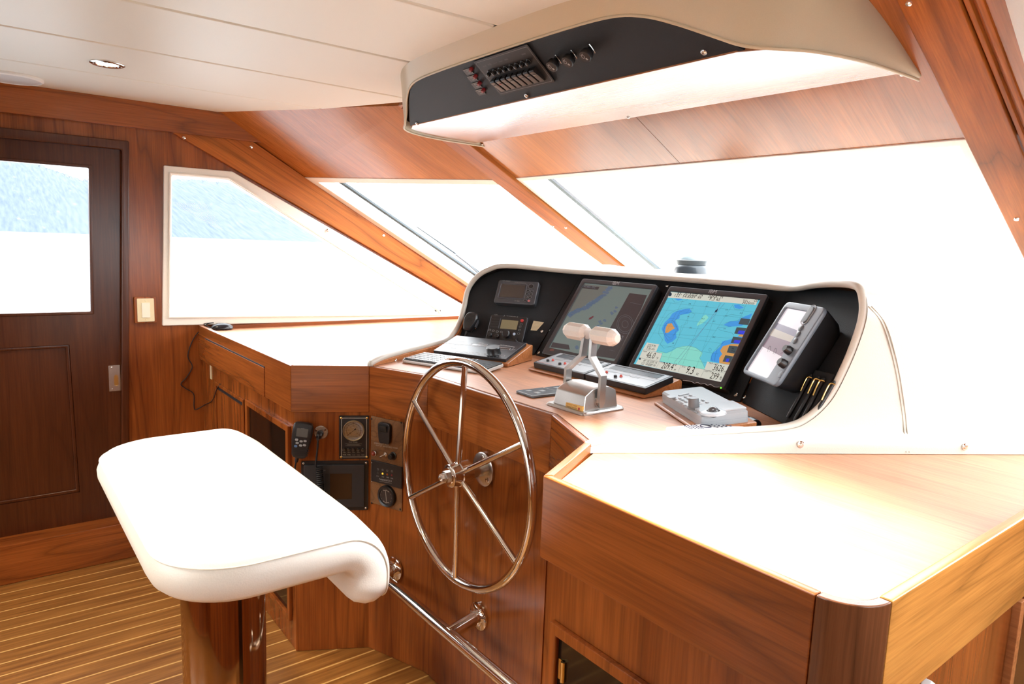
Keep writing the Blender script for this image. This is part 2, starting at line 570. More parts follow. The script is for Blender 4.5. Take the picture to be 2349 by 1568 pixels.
mb = MB(FW); mb.box((p[0] - .004, p[1] + .002, .0), (.022, .01, .012), .5); mb.cyl((p[0], p[1], .0), (p[0] + .012, p[1] - .004, .016), .006)
st('catch', mb, PLA, w1)

# ---- door in the port wall
d1 = thing('door_1', 'x', 'door', (WX - .02, 0, .1)); del d1['category']; del d1['label']; d1['kind'] = 'structure'
jam = [(-.70, .02), (.488, .02), (.552, 1.832), (-.70, 1.832)]
jin = [(-.60, .10), (.458, .10), (.522, 1.792), (-.60, 1.792)]
mb = MB(FW); ring_plate(mb, jam, jin, -.05, .018, .006); st('door_frame', mb, W_door, d1)
D = MB(FW)
G = [wl(-90, 730, -.02), wl(212.5, 718, -.02), wl(208, 381, -.02), wl(-90, 358, -.02)]
G[0] = (-.45, G[1][1]); G[3] = (-.45, G[2][1])
pan_ = [(-.40, .31), (.31, .31), (.30, .965), (-.40, .965)]
D.holed([(-.61, .09), (.460, .09), (.526, 1.796), (-.61, 1.796)], [G, pan_], -.042, -.012)
st('door_leaf', D, W_door, d1)
mb = MB(FW); ring_plate(mb, pan_, shrink(pan_, .014), -.03, -.016, .004)
st('panel_moulding', mb, W_door, d1)
st('door_panel', MB(FW).flat(pan_, -.026), W_door, d1)
mb = MB(FW); ring_plate(mb, shrink(G, -.004), shrink(G, .009), -.04, -.008, .003); st('glazing_bead', mb, W_door, d1)
st('pane', MB(FW).flat(shrink(G, -.002), -.03), GLASS, d1)
a, b_ = wl(248, 838, -.012), wl(277, 895, -.012)
hc = ((a[0] + b_[0]) / 2, (a[1] + b_[1]) / 2)
mb = MB(FW); hw, hh = (b_[0] - a[0]), (a[1] - b_[1])
mb.holed(rrect(hc[0], hc[1], hw, hh, .002), [rrect(hc[0] + .006, hc[1] - .01, .017, .05, .008)], -.012, -.008)
hd = st('door_handle', mb, STE, d1)
for dy in (-1, 1):
    mb = MB(FW); mb.lathe([(0, .0035), (.0015, .003), (.002, 0)], (hc[0] - .01, hc[1] + dy * hh * .42, -.008), Z_, 10); st('screw', mb, CHR, hd)
mb = MB(FW); mb.plate(rrect(hc[0] + .006, hc[1] - .01, .018, .052, .009), -.02, -.0118); st('finger_recess', mb, BRA, hd)
st('door_step', MB().box((WX + .03, -.35, .085), (.12, 2.0, .17), bev=.008), W_y, d1)
st('baseboard_port', MB().box((WX + .012, .66, .05), (.024, .35, .10), bev=.004), W_y)

# ---- ceiling of padded panels, seams running fore and aft
mb = MB()
H1, H2 = V((-3.371, .926)), V((-2.637, 1.425))
def front_y(x):
    xx = min(x, 2 * XM - x)
    if xx > -2.6: return 1.42
    t = (xx - H1.x) / (H2.x - H1.x)
    return H1.y + (H2.y - H1.y) * t
seams = [-3.415, -2.942, -2.462, -1.972, -1.498, -1.02, -.54, -.07, .265]
for i in range(len(seams) - 1):
    x0, x1 = seams[i] + .0022, seams[i + 1] - .0022
    pts = [(x0, -2.4, 2.0), (x1, -2.4, 2.0), (x1, front_y(x1) + .004, 2.0), (x0, front_y(x0) + .004, 2.0)]
    mb.prism(pts, (0, 0, .03), .010, 3, .7)
mb.box((-1.575, -.4, 2.045), (3.75, 4.2, .03))
st('ceiling', mb, CREAM)

# cornice board along the port wall, cut to a point at the front
cx = -3.384
y_tip = hx(610, 328, cx); a0 = hx(504, 257.3, cx)
st('trim_1', MB().prism([(cx, -2.4, 1.886), (cx, y_tip.y, y_tip.z), (cx, a0.y + .01, 2.0), (cx, -2.4, 2.0)], (-.028, 0, 0), .002), W_y)

# ---- raked windscreen: three panes, header panels, posts
nC = V((0, -.458, -.889)).normalized()
FC_ = Fr((XM, 1.918, 1.746), X_, (0, -.889, .458))        # centre pane, v runs up the rake
zC = lambda z: (z - 1.746) / .458
pl0, pl1 = V((-3.395, 1.335, 1.746)), V((-2.60, 1.93, 1.746))
FP_ = Fr(pl0, pl1 - pl0, V((0, -.876, .482)))
FS_ = Fr(mirror(pl1), mirror(pl0) - mirror(pl1), V((0, -.876, .482)))
def slab(mb, pts, n, t): return mb.prism(pts, -V(n).normalized() * t)
hw = .745
mb = MB()
for x0, x1 in ((XM - 1.06, XM + .018), (XM + .020, XM + 1.06)):
    slab(mb, [(x0, 1.42, 2.004), (x1, 1.42, 2.004), (x1, 1.918, 1.746), (x0, 1.918, 1.746)], FC_.n, .03)
mb.box((XM, 1.70, 1.92), (.1, .3, .01), rot=-.476, axis='X')
st('wall_front', mb, W_head)
hp = [V((-3.45, .872, 2.004)), V((-2.60, 1.443, 2.004)), pl1 + V((.03, .02, 0)), pl0 - V((.06, .045, 0))]
st('wall_front_port', slab(MB(), hp, FP_.n, .03), W_head)
hs = [mirror(p) for p in hp]
st('wall_front_starboard', slab(MB(), hs, FS_.n, .03), GREYV)

def windscreen(name, F, u0, u1, v1, frame, strips):
    w = thing(name, 'x', 'window', F.sub(((u0 + u1) / 2, 0)).o); del w['label']; del w['category']; w['kind'] = 'structure'
    dw = V((0, .876, -.482)); su, sv = dw.dot(F.u), dw.dot(F.v)
    k = 1.60
    o_ = [(u0 + su * k, v1 + sv * k), (u1 + su * k, v1 + sv * k), (u1, v1), (u0, v1)]
    i_ = shrink(o_, frame[0])
    mb = MB(F); ring_plate(mb, o_, i_, -.055, .004, .003); st('window_frame', mb, PAINT, w)
    st('pane', MB(F).flat(shrink(o_, .004), -.045), GLASS, w)
    for uu, ww in strips:
        t0 = V(i_[3]).lerp(V(i_[2]), (uu - i_[3][0]) / (i_[2][0] - i_[3][0])); t1 = t0 + V((su, sv)) * (k - .06)
        e = V((ww, 0))
        mb = MB(F); mb.prism([(p.x, p.y, -.066) for p in (t0, t1, t1 + e, t0 + e)], (0, 0, .012)); st('gasket', mb, GASK, w)
    return w
GASK = mat('rubber gasket', (.055, .075, .09), .6)
windscreen('window_3', FC_, -2.462 - XM, -.688 - XM, .004, (.026,), [(-2.388 - XM, .026)])
uP = (pl1 - pl0).length
windscreen('window_2', FP_, -.02, uP + .01, .004, (.035,), [(.062, .022)])
windscreen('window_4', FS_, -.01, uP + .02, .004, (.035,), [])

def board(name, F, u0, u1, v0, v1, t0, t1, m, lab=None):
    return st(name, MB(F).box(((u0 + u1) / 2, (v0 + v1) / 2, (t0 + t1) / 2), (u1 - u0, v1 - v0, t1 - t0), bev=.004), m)
for k, (x0, x1) in enumerate(((-2.606, -2.462), (-.688, -.586))):
    b_ = board('trim_%d' % (k + 2), FC_, x0 - XM, x1 - XM, -1.64, .556, -.03, .016, W_post)
    if k == 1:
        mb = MB(FC_)
        mb.box((x1 - XM + .008, -.55, .0), (.011, 2.2, .02), bev=.003); mb.box((x1 - XM + .0255, -.55, -.010), (.014, 2.2, .03), bev=.004)
        st('edge_strip', mb, W_post, b_)
    pts = [(1259, 519), (1298, 522)] if k == 0 else [(2085, 7), (2332, 502)]
    for q in pts:
        uv = FC_.px(*q, .016)
        mb = MB(FC_); mb.lathe([(0, .007), (.003, .006), (.005, .002), (.005, 0)], (min(max(uv.x, x0 - XM + .01), x1 - XM - .01), uv.y, .016), Z_, 12); st('screw', mb, CHR, b_)
# port corner post, a tapering board lying on the side wall
PW = -3.400
pa = [hx(*q, PW) for q in ((400, 306), (1062, 693), (1068, 660), (610, 345), (575, 330))]
dlo = (pa[1] - pa[0]).normalized(); dup_ = (pa[2] - pa[3]).normalized()
pb = [pa[0] - dlo * .05, pa[1] + dlo * .45, pa[2] + dup_ * .42, pa[3] - dup_ * .12]
po = st('trim_4', MB().prism(pb, (-.027, 0, 0), .003), W_post)
for q in ((422, 316), (576, 337), (752, 528), (880, 540)):
    p = hx(*q, PW); mb = MB(); mb.lathe([(0, .008), (.003, .007), (.005, .002), (.005, 0)], p + V((-.001, .0, 0)), X_, 12); st('screw', mb, CHR, po)

# ---- the rest of the shell: starboard side, stern end, bulkhead below the windscreen
SX = .29
FST = Fr((SX, 0, 0), (0, -1, 0), Z_)
so = [(-p[0], p[1]) for p in wall_out][::-1]
SW_ = [([(-1.75, 1.06), (-.66, 1.06), (-.66, 1.72), (-.95, 1.72)])]
st('wall_starboard', MB(FST).holed(so, SW_, -.05, 0), W_up)
for k, q in enumerate(SW_):
    q = shrink(q, -.01)
    w = thing('window_%d' % (k + 5), 'x', 'window', FST.sub(q[0]).o); del w['label']; del w['category']; w['kind'] = 'structure'
    mb = MB(FST); ring_plate(mb, shrink(q, -.03), shrink(q, .012), -.04, .012, .004); st('window_frame', mb, PAINT, w)
    st('pane', MB(FST).flat(q, -.03), GLASS, w)
FA = Fr((0, -2.4, 0), (-1, 0, 0), Z_)
AW_ = [[(.45, .85), (1.45, .85), (1.45, 1.75), (.45, 1.75)], [(1.75, .85), (2.75, .85), (2.75, 1.75), (1.75, 1.75)]]  # unseen aft windows, put in for light on the helm faces
st('wall_aft', MB(FA).holed([(-.34, -.03), (3.47, -.03), (3.47, 2.04), (-.34, 2.04)], AW_, -.05, 0), W_up)
for k, q in enumerate(AW_):
    w = thing('window_%d' % (k + 8), 'x', 'window', FA.sub(q[0]).o); del w['label']; del w['category']; w['kind'] = 'structure'
    mb = MB(FA); ring_plate(mb, shrink(q, -.03), shrink(q, .012), -.04, .012, .004); st('window_frame', mb, PAINT, w)
    st('pane', MB(FA).flat(q, -.03), GLASS, w)
st('wall_bulkhead', MB().box((-1.565, 3.42, .48), (3.75, .05, 1.05)), W_up)

# ---- outside: water, far wooded shore, the boat's own foredeck
wm = bpy.data.materials.new('sea water'); wm.use_nodes = True
b = wm.node_tree.nodes['Principled BSDF']; b.inputs['Base Color'].default_value = (.30, .34, .36, 1); b.inputs['Roughness'].default_value = .35
nz = wm.node_tree.nodes.new('ShaderNodeTexNoise'); nz.inputs['Scale'].default_value = .8; nz.inputs['Detail'].default_value = 5
bp = wm.node_tree.nodes.new('ShaderNodeBump'); bp.inputs['Strength'].default_value = .25; bp.inputs['Distance'].default_value = .3
tc = wm.node_tree.nodes.new('ShaderNodeTexCoord')
wm.node_tree.links.new(tc.outputs['Object'], nz.inputs['Vector']); wm.node_tree.links.new(nz.outputs['Fac'], bp.inputs['Height']); wm.node_tree.links.new(bp.outputs['Normal'], b.inputs['Normal'])
SEA = -2.2
st('water', MB().box((0, 0, SEA - .5), (5000, 5000, 1.0)), wm)

hm = bpy.data.materials.new('hazy wooded hill'); hm.use_nodes = True
def hill_nodes():
    nt = hm.node_tree; N = nt.nodes; L = nt.links; b = N['Principled BSDF']; b.inputs['Roughness'].default_value = .9
    b.inputs['Specular IOR Level'].default_value = .1
    tc = N.new('ShaderNodeTexCoord')
    def nz(s, d, lo, hi):
        mp = N.new('ShaderNodeMapping'); mp.inputs['Scale'].default_value = s; L.new(tc.outputs['Object'], mp.inputs[0])
        n = N.new('ShaderNodeTexNoise'); n.inputs['Scale'].default_value = 1; n.inputs['Detail'].default_value = d; L.new(mp.outputs[0], n.inputs['Vector'])
        r = N.new('ShaderNodeMapRange'); r.inputs['From Min'].default_value = lo; r.inputs['From Max'].default_value = hi; L.new(n.outputs['Fac'], r.inputs[0]); return r.outputs[0]
    def mix(f, a, c):
        m = N.new('ShaderNodeMix'); m.data_type = 'RGBA'; L.new(f, m.inputs['Factor'])
        if isinstance(a, tuple): m.inputs['A'].default_value = (*a, 1)
        else: L.new(a, m.inputs['A'])
        m.inputs['B'].default_value = (*c, 1); return m.outputs['Result']
    c = mix(nz((0, .34, .15), 6, .25, .75), HILL_A, HILL_B)
    c = mix(nz((0, .10, .16), 4, .64, .74), c, HILL_C)
    L.new(c, b.inputs['Base Color'])
HILL_A, HILL_B, HILL_C = (.044, .060, .078), (.084, .101, .118), (.105, .113, .122)  # bluish haze of distance is mixed into these colours
hill_nodes()
def hill():
    """far shore: ridge height per bearing, bumpy with tree tops"""
    rnd = random.Random(3); mb = MB(); rows = []
    prof = [(-2500, 30), (-1200, 60), (-600, 95), (-250, 96), (-120, 92), (0, 86), (60, 80), (130, 69), (205, 59), (300, 62), (395, 66), (460, 68), (530, 66), (600, 58), (660, 44), (705, 28), (735, 12), (760, 0)]
    def hgt(px):
        for (a, ha), (c, hc_) in zip(prof, prof[1:]):
            if a <= px <= c: return ha + (hc_ - ha) * (px - a) / (c - a)
        return 0
    px = -2500.0; cols = []
    while px <= 760:
        cols.append(px); px += 2.2 if px > -150 else 25
    for px in cols:
        d = _r * ((px - IW / 2) / FPX) + _f; d.z = 0; d.normalize()
        col = []
        h = hgt(px)
        for k in range(9):
            t = k / 8
            D_ = 700 + 330 * t
            z_ = SEA - .3 + h * (1.0 - (1 - t) ** 1.5) * D_ / 1030 * 1.12
            col.append(V((CAM.x, CAM.y, 0)) + d * D_ + V((0, 0, z_ + (rnd.uniform(-1.3, 1.3) if k == 8 and h > 6 else 0))))
        col.append(V((CAM.x, CAM.y, 0)) + d * 1300 + V((0, 0, SEA - 3)))
        rows.append(col)
    mb.rings(rows, closed=False, cap=False)
    return st('hill', mb, hm)
hill()
DECK = mat('white deck paint', (.78, .78, .77), .35)
mb = MB(); mb.prism([(-3.5, 3.45, .80), (.35, 3.45, .80), (.2, 5.2, .72), (-.7, 7.4, .66), (-1.575, 8.4, .64), (-2.45, 7.4, .66), (-3.35, 5.2, .72)], (0, 0, -.2), .02)
dk = st('floor_foredeck', mb, DECK)

# ---- light: overcast sky through the windows and the small ceiling lamps
wd = bpy.data.worlds.new('overcast sky'); bpy.context.scene.world = wd; wd.use_nodes = True
nt = wd.node_tree; N = nt.nodes; L = nt.links; bg = N['Background']
tc = N.new('ShaderNodeTexCoord'); sp = N.new('ShaderNodeSeparateXYZ'); L.new(tc.outputs['Generated'], sp.inputs[0])
rp = N.new('ShaderNodeValToRGB'); L.new(sp.outputs[2], rp.inputs[0])
rp.color_ramp.elements[0].position = 0; rp.color_ramp.elements[0].color = (1, 1, 1, 1)
rp.color_ramp.elements[1].position = 1; rp.color_ramp.elements[1].color = (.80, .86, .93, 1)
L.new(rp.outputs[0], bg.inputs['Color']); bg.inputs['Strength'].default_value = SKY
sc = bpy.context.scene
sc.view_settings.view_transform = 'Standard'; sc.view_settings.look = 'None'; sc.view_settings.gamma = 1
sc.view_settings.use_curve_mapping = False; sc.view_settings.exposure = EXPO
sc.cycles.max_bounces = 10; sc.cycles.diffuse_bounces = 5; sc.cycles.glossy_bounces = 4; sc.cycles.transparent_max_bounces = 12
sc.cycles.caustics_reflective = False; sc.cycles.caustics_refractive = False
sc.cycles.sample_clamp_indirect = 12; sc.cycles.blur_glossy = .5


def downlight(loc, label, power, size=1.9, col=(1, .86, .60)):
    t = thing('downlight', label, 'ceiling light', loc, 'ceiling downlights')
    x, y, z = loc
    obj('trim_ring', MB().lathe([(.001, .052), (-.003, .052), (-.006, .046), (-.005, .036), (.0, .033), (.001, .03)], loc, Z_, 40), CHR, t)
    obj('lens', MB().cyl((x, y, z - .002), (x, y, z + .001), .034), mat('lamp lens', (.9, .9, .85), .3, emit=(1, .93, .78), estr=14), t)
    for a in (-1, 1):
        obj('screw', MB().lathe([(0, .003), (-.002, .002), (-.002, 0)], (x, y + a * .041, z - .005), Z_, 10), STE, t)
    l = bpy.data.lights.new('lamp', 'SPOT'); l.energy = power; l.spot_size = size; l.spot_blend = 1.0 if size < 1.5 else .6; l.color = col; l.shadow_soft_size = .03
    lo = bpy.data.objects.new('lamp', l); C.objects.link(lo); lo.parent = t; lo.location = (0, 0, -.012)
    return t
downlight((-2.733, .387, 2.0), 'small round recessed lamp glowing in the cream ceiling near the door', LAMP)
for p_, k_, s_, c_ in (((-1.42, .40, 2.0), 2.4, 1.3, (1, .88, .62)), ((-.76, .90, 2.0), 12.0, 1.1, (.96, .97, 1)), ((-2.0, -.8, 2.0), 4.0, 2.2, (1, .9, .72)), ((-.9, -1.1, 2.0), 1.4, 2.2, (1, .9, .72))):  # cool lamp over the bare worktop is added, standing in for sky sheen
    downlight(p_, 'unseen small round recessed lamp in the cream ceiling above the room', LAMP * k_, s_, c_)
sp_c = hz(44, 178, 2.0)
t = thing('ceiling_speaker', 'round white speaker grille in the cream ceiling above the door', 'speaker', (-3.245, .145, 2.0))
obj('grille', MB().lathe([(.002, .10), (-.006, .10), (-.010, .092), (-.009, .08), (-.012, .0)], (-3.245, .145, 2.0), Z_, 48), mat('speaker cloth', (.62, .62, .62), .6, bump=.6, bscale=700), t)
obj('rim', MB().lathe([(.0, .102), (-.008, .102), (-.012, .096), (-.008, .091), (0, .091)], (-3.245, .145, 2.0), Z_, 48), WHT, t)
# light switch
t = thing('light_switch', 'ivory rocker switch plate on a wooden backing beside the door', 'switch', FW.sub(wl(333, 710)).o)
sw = wl(332.5, 710)
F_ = FW.sub(sw)
obj('backing', MB(F_).plate(rrect(0, 0, .088, .118, .006), 0, .014, .002), W_up, t)
obj('cover', MB(F_).plate(rrect(0, 0, .068, .104, .004), .014, .0205, .002), IVO, t)
mb = MB(F_); mb.prism([(-.0165, -.033, .0205), (.0165, -.033, .0205), (.0165, .033, .0205), (-.0165, .033, .0205)], (0, 0, .004), .001)
obj('rocker', mb, mat('ivory rocker', (.82, .78, .66), .3), t)
for dy in (-.042, .042): obj('screw', MB(F_).lathe([(.0205, .003), (.022, .002), (.022, 0)], (0, dy, 0), Z_, 10), IVO, t)
# ------------------------------------------------------------------ counters and cabinets
DZ, SZ, FZ = 1.03, 1.008, .870                # helm deck, side worktops, lower edge of the apron
PA, PB, PC, PD, PE, PF = [V(p) for p in ((-2.222, .81), (-2.095, 1.033), (-1.862, 1.122), (-1.277, 1.135), (-1.053, 1.035), (-.930, .812))]
RUN = [V((-3.418, .81)), PA, PB, PC, PD, PE, PF, V((-.40, .812))]


def inset(pts, d):
    """offset an open plan line to its left (forward, away from the room)"""
    out = []
    for i, p in enumerate(pts):
        a = pts[max(i - 1, 0)]; b_ = pts[min(i + 1, len(pts) - 1)]
        n1 = (p - a).normalized() if i else (b_ - p).normalized()
        n2 = (b_ - p).normalized() if i < len(pts) - 1 else n1
        l1, l2 = V((-n1.y, n1.x)), V((-n2.y, n2.x))
        m = (l1 + l2).normalized()
        out.append(p + m * (d / max(.3, m.dot(l1))))
    return out


IN18, IN12 = inset(RUN, .018), inset(RUN, .012)
def p3(p, z): return V((p.x, p.y, z))


def apron(i, m, parent, name='apron'):
    q = [p3(RUN[i], FZ), p3(RUN[i + 1], FZ), p3(IN18[i + 1], FZ), p3(IN18[i], FZ)]
    mb = MB().prism(q, (0, 0, DZ - FZ), .0035, 2, .9)
    return obj(name, mb, m, parent)


# port cabinet
pc = thing('drawer_cabinet', 'low teak cabinet with drawer and dark panel door below the port window', 'cabinet', (-2.83, .85, 0))
obj('body', MB().prism([(-3.417, .826, .002), (-2.228, .826, .002), (-2.228, 1.7, .002), (-3.417, 1.7, .002)], (0, 0, SZ - .034)), W_up, pc)
apron(0, W_x, pc)
mb = MB(); mb.box((-2.885, .8085, .926), (.808, .006, .108), bev=.002); mb.box((-2.885, .8102, .9835), (.81, .0012, .004))
dr = obj('drawer_front', mb, W_x, pc)
obj('shadow_gap', MB().box((-2.885, .8090, .9825), (.81, .0035, .0045)), RUB, dr)
p_ = hy(481, 853, .822)
obj('catch_plate', MB().box((-3.27, .8245, .835), (.022, .004, .075), bev=.0015), IVO, pc)
# left door with a flat black strip for the finger groove's shade, right door with a smoked panel
FPC = Fr((0, .826, 0), X_, Z_)
mb = MB(FPC); ring_plate(mb, [(-3.20, .06), (-2.78, .06), (-2.78, .80), (-3.20, .80)], [(-3.185, .075), (-2.795, .075), (-2.795, .785), (-3.185, .785)], 0, .006, .002)
dl = obj('cupboard_door', mb, W_up, pc)
obj('finger_groove_shade', MB(FPC).plate([(-3.17, .770), (-2.81, .770), (-2.81, .786), (-3.17, .786)], .0005, .002), RUB, dl)
mb = MB(FPC); ring_plate(mb, [(-2.735, .10), (-2.262, .10), (-2.262, .812), (-2.735, .812)], [(-2.712, .122), (-2.285, .122), (-2.285, .79), (-2.712, .79)], 0, .014, .003)
dd = obj('panel_door', mb, W_up, pc)
obj('smoked_panel', MB(FPC).plate([(-2.713, .121), (-2.284, .121), (-2.284, .791), (-2.713, .791)], .0008, .003), SMOKE, dd)

# helm cabinet: five angled faces under the wheel
hc_ = thing('helm_cabinet', 'teak helm cabinet with five angled faces behind the steering wheel', 'cabinet', (XM, 1.2, 0))
bp_ = inset(RUN, .014)
plan = [bp_[1] + V((.003, 0))] + bp_[2:6] + [bp_[6] + V((-.003, 0)), V((-.935, 1.9)), V((-2.226, 1.9))]
obj('body', MB().prism([(p.x, p.y, .002) for p in plan], (0, 0, SZ - .034)), W_up, hc_)
for i, m in ((1, W_ab), (2, W_bc), (3, W_x), (4, wood('teak angled starboard', TD, TL, (.91, -.41, 0))), (5, wood('teak angled inner', TD, TL, (.483, -.876, 0)))):
    apron(i, m, hc_)

# starboard cabinet with rounded corner
sc_ = thing('corner_cabinet', 'teak cabinet with a rounded corner post and dark glazed door, nearest the camera side', 'cabinet', (-.65, 1.1, 0))
sc_['label'] = 'teak cabinet with rounded dark corner post under the wide empty worktop'
obj('body', MB().prism([(-.924, .828, .002), (-.405, .828, .002), (-.352, .882, .002), (-.352, 1.462, .002), (-.924, 1.462, .002)], (0, 0, SZ - .034)), W_up, sc_)
apron(6, W_x, sc_)
def arc(c, r, a0, a1, n): return [V((c[0] + r * math.cos(math.radians(a0 + (a1 - a0) * k / n)), c[1] + r * math.sin(math.radians(a0 + (a1 - a0) * k / n)))) for k in range(n + 1)]
ao, ai = arc((-.400, .877), .065, -90, 0, 12), arc((-.400, .877), .047, -90, 0, 12)
mb = MB()
for a, b_, c, d in zip(ao, ao[1:], ai[1:], ai): pass
mb.prism([p3(p, FZ - .002) for p in ao] + [p3(p, FZ - .002) for p in ai[::-1]], (0, 0, DZ - FZ + .002), .003, 2, .9)
obj('corner_post', mb, W_dark, sc_)
obj('side_apron', MB().prism([(-.335, .878, FZ), (-.335, 2.9, FZ), (-.353, 2.9, FZ), (-.353, .878, FZ)], (0, 0, DZ - FZ), .0035, 2, .9), wood('teak window lit', (.40, .155, .034), (.58, .26, .062), Y_, line=.6), sc_)  # brighter copy of the teak, with window light put into its colour
FSC = Fr((0, .828, 0), X_, Z_)
mb = MB(FSC); ring_plate(mb, [(-.897, .08), (-.44, .08), (-.44, .756), (-.897, .756)], [(-.878, .10), (-.46, .10), (-.46, .733), (-.878, .733)], 0, .013, .003)
gd = obj('glazed_door', mb, W_up, sc_)
obj('smoked_pane', MB(FSC).plate([(-.879, .099), (-.459, .099), (-.459, .734), (-.879, .734)], .0008, .003), SMOKE, gd)
obj('hinge', MB(FSC).cyl((-.86, .65, .006), (-.86, .69, .006), .005).box((-.866, .67, .004), (.016, .04, .003)), BRA, gd)
obj('void_shade_board', MB().box((-.45, 2.17, .487), (.02, 1.40, .97)), W_door, sc_)  # dark board added where there is only an unlit void
FSS = Fr((-.352, 0, 0), Y_, Z_)
obj('door_stile', MB(FSS).box((1.449, .43, .006), (.022, .85, .014), bev=.002), W_light, sc_)
obj('latch', MB(FSS).prism([(1.045, .795, .0), (1.078, .795, .0), (1.078, .838, .0), (1.060, .850, 0), (1.045, .838, 0)], (0, 0, .012), .002), WHT, sc_)

# worktops
t = thing('worktop', 'glossy teak worktop with raised edge below the port side window', 'worktop', (-2.9, 1.4, SZ))
pe = [V((-3.417, .812)), PA + V((0, .002)), PB + V((0, .002))]
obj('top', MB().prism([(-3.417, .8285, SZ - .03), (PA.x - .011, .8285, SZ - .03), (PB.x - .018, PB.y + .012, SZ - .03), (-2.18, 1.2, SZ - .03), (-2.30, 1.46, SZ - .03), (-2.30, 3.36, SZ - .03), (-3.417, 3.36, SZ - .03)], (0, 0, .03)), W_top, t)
obj('back_ledge', MB().box((WX + .008, 2.02, 1.010), (.014, 2.3, .03), bev=.002), W_y, t)
t = thing('worktop', 'reddish teak deck of the helm carrying the instruments', 'worktop', (XM, 1.5, DZ))
hp_ = [p3(p, DZ - .03) for p in inset(RUN, .0185)[2:6]]
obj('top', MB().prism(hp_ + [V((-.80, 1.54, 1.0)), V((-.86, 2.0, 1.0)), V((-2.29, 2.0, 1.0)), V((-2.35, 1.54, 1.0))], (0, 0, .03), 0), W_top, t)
t = thing('worktop', 'wide bare glossy teak worktop beside the throttle, lower than its rim', 'worktop', (-.65, 1.3, SZ))
q = [IN18[6], V((-.40, .830))] + [p for p in ai[1:]] + [V((-.353, 2.9)), V((-.93, 2.9)), V((-.93, 1.28)), V((-1.022, 1.052)), IN18[6] + V((-.06, .14))]
q = [V((PF.x + .010, .8305)), V((-.40, .8305))] + ai[1:] + [V((-.3535, 2.9)), V((-.86, 2.9)), V((-.86, 1.40)), V((PE.x + .020, PE.y + .012))]
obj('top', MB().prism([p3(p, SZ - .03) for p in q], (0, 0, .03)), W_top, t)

# ------------------------------------------------------------------ white leather hood round the instruments
Sd = V((.438, .899)).normalized()
side = [(-1.046, 1.042, 1.032), (-1.02, 1.096, 1.043), (-.966, 1.207, 1.050), (-.886, 1.371, 1.055), (-.838, 1.471, 1.061), (-.813, 1.521, 1.080), (-.790, 1.568, 1.126), (-.774, 1.602, 1.198), (-.764, 1.625, 1.272), (-.761, 1.634, 1.325)]
k0, k1 = V((-.761, 1.634)), V((-1.125, 1.885))
kn = V((k1.y - k0.y, -(k1.x - k0.x), 0))
sh = [hit(x, y, kn, kn.x * k0.x + kn.y * k0.y) for x, y in ((1977, 672), (1962, 655), (1925, 650), (1870, 653))]
stb = [V(p) for p in side] + sh + [V((-1.09, 1.872, 1.357)), V((-1.25, 1.893, 1.357))]
kp_ = V((-kn.x, kn.y, 0)); k0p = mirror(V((k0.x, k0.y, 0)))
shp = [hit(x, y, kp_, kp_.dot(k0p)) for x, y in ((1073, 666), (1092, 637), (1120, 619), (1165, 610))]
prt = [mirror(p) for p in side[:8]] + shp + [mirror(V((-1.09, 1.872, 1.357))), mirror(V((-1.25, 1.893, 1.357)))]
drop = lambda p: p - V((0, 0, .009)) if p.z < 1.07 else (p - V((0, 0, .009 * max(0, (1.2 - p.z) / .13))) if p.z < 1.2 else p)
rim_pts = [drop(p) for p in stb] + [V((XM, 1.895, 1.358))] + [p + V((0, 0, .004)) if p.z < 1.1 else p for p in prt[::-1]]
rim = smooth_path(rim_pts, 5)
hood = thing('instrument_hood', 'white leather hood wrapped round the helm instruments', 'instrument hood', (XM, 1.9, 1.01))
nrim = len(rim)


def outward(p):
    """sideways direction out of the hood near a rim point"""
    s = 1 if p.x > XM else -1
    return V((s * .899, -.438, 0))


_wl = [1.0] * len(side) + [.85, .6, .3, .1, 0, 0]
_wr = [1.0] * 8 + [.9, .7, .4, .15, 0, 0]
_wp = smooth_path([V((w, 0, 0)) for w in _wl + [0.0] + _wr[::-1]], 5)
_W = {tuple(round(c, 5) for c in p): min(1, max(0, w.x)) for p, w in zip(rim, _wp)}
def side_w(p):  # 1 on the flanks, 0 on top
    return _W[tuple(round(c, 5) for c in p)]


def fwd(p):
    s = 1 if p.x > XM else -1
    w = side_w(p)
    return (V((s * Sd.x, Sd.y, 0)) * w + V((0, 1, 0)) * (1 - w)).normalized()


r0 = [p + outward(p) * .013 * side_w(p) + V((0, 0, .010 * (1 - side_w(p)))) for p in rim]
def base(p, w): return p
R0, R1, R2, R3, Rb = [], [], [], [], []
for i, p in enumerate(rim):
    q = r0[i]; w = side_w(p); s = 1 if p.x > XM else -1
    d1_ = (2.07 - p.y) / (.899 if w > .5 else 1)
    R0.append(q)
    e = q + fwd(p) * .03; R1.append(V((e.x, e.y, q.z + .004 * (1 - w))))
    xe = s * (.60 + (.575 - .13 * min(1, max(0, (q.z - 1.03) / .30))) * w) if w > .02 else p.x - XM
    yy = 2.07 + .25 * (1 - w)
    R2.append(V((XM + (xe if w > .02 else (p.x - XM)), yy, q.z + .006 * (1 - w))))
    zt = SZ + (q.z - SZ) * .72
    R2b = V((XM + (s * (.60 + .60 * w) if w > .02 else (p.x - XM)), 2.45, q.z - .02 * (1 - w)))
    Rb.append(R2b)
    zt = min(SZ + (q.z - SZ) * .25, 1.03 + .02 * (1 - w))
    R3.append(V((XM + (s * (.62 + .62 * w) if w > .02 else (p.x - XM)), 3.24, zt)))
for lst in (R2, R3):           # even spread across the top
    pass
ends = lambda ring, i: V((ring[i].x, ring[i].y, SZ + .001))
rings_ = []
for ring in (R0, R1, R2, Rb, R3):
    rings_.append([ends(ring, 0)] + ring + [ends(ring, -1)])
rings_.append([V((p.x, p.y + .01, SZ + .001)) for p in rings_[4]])
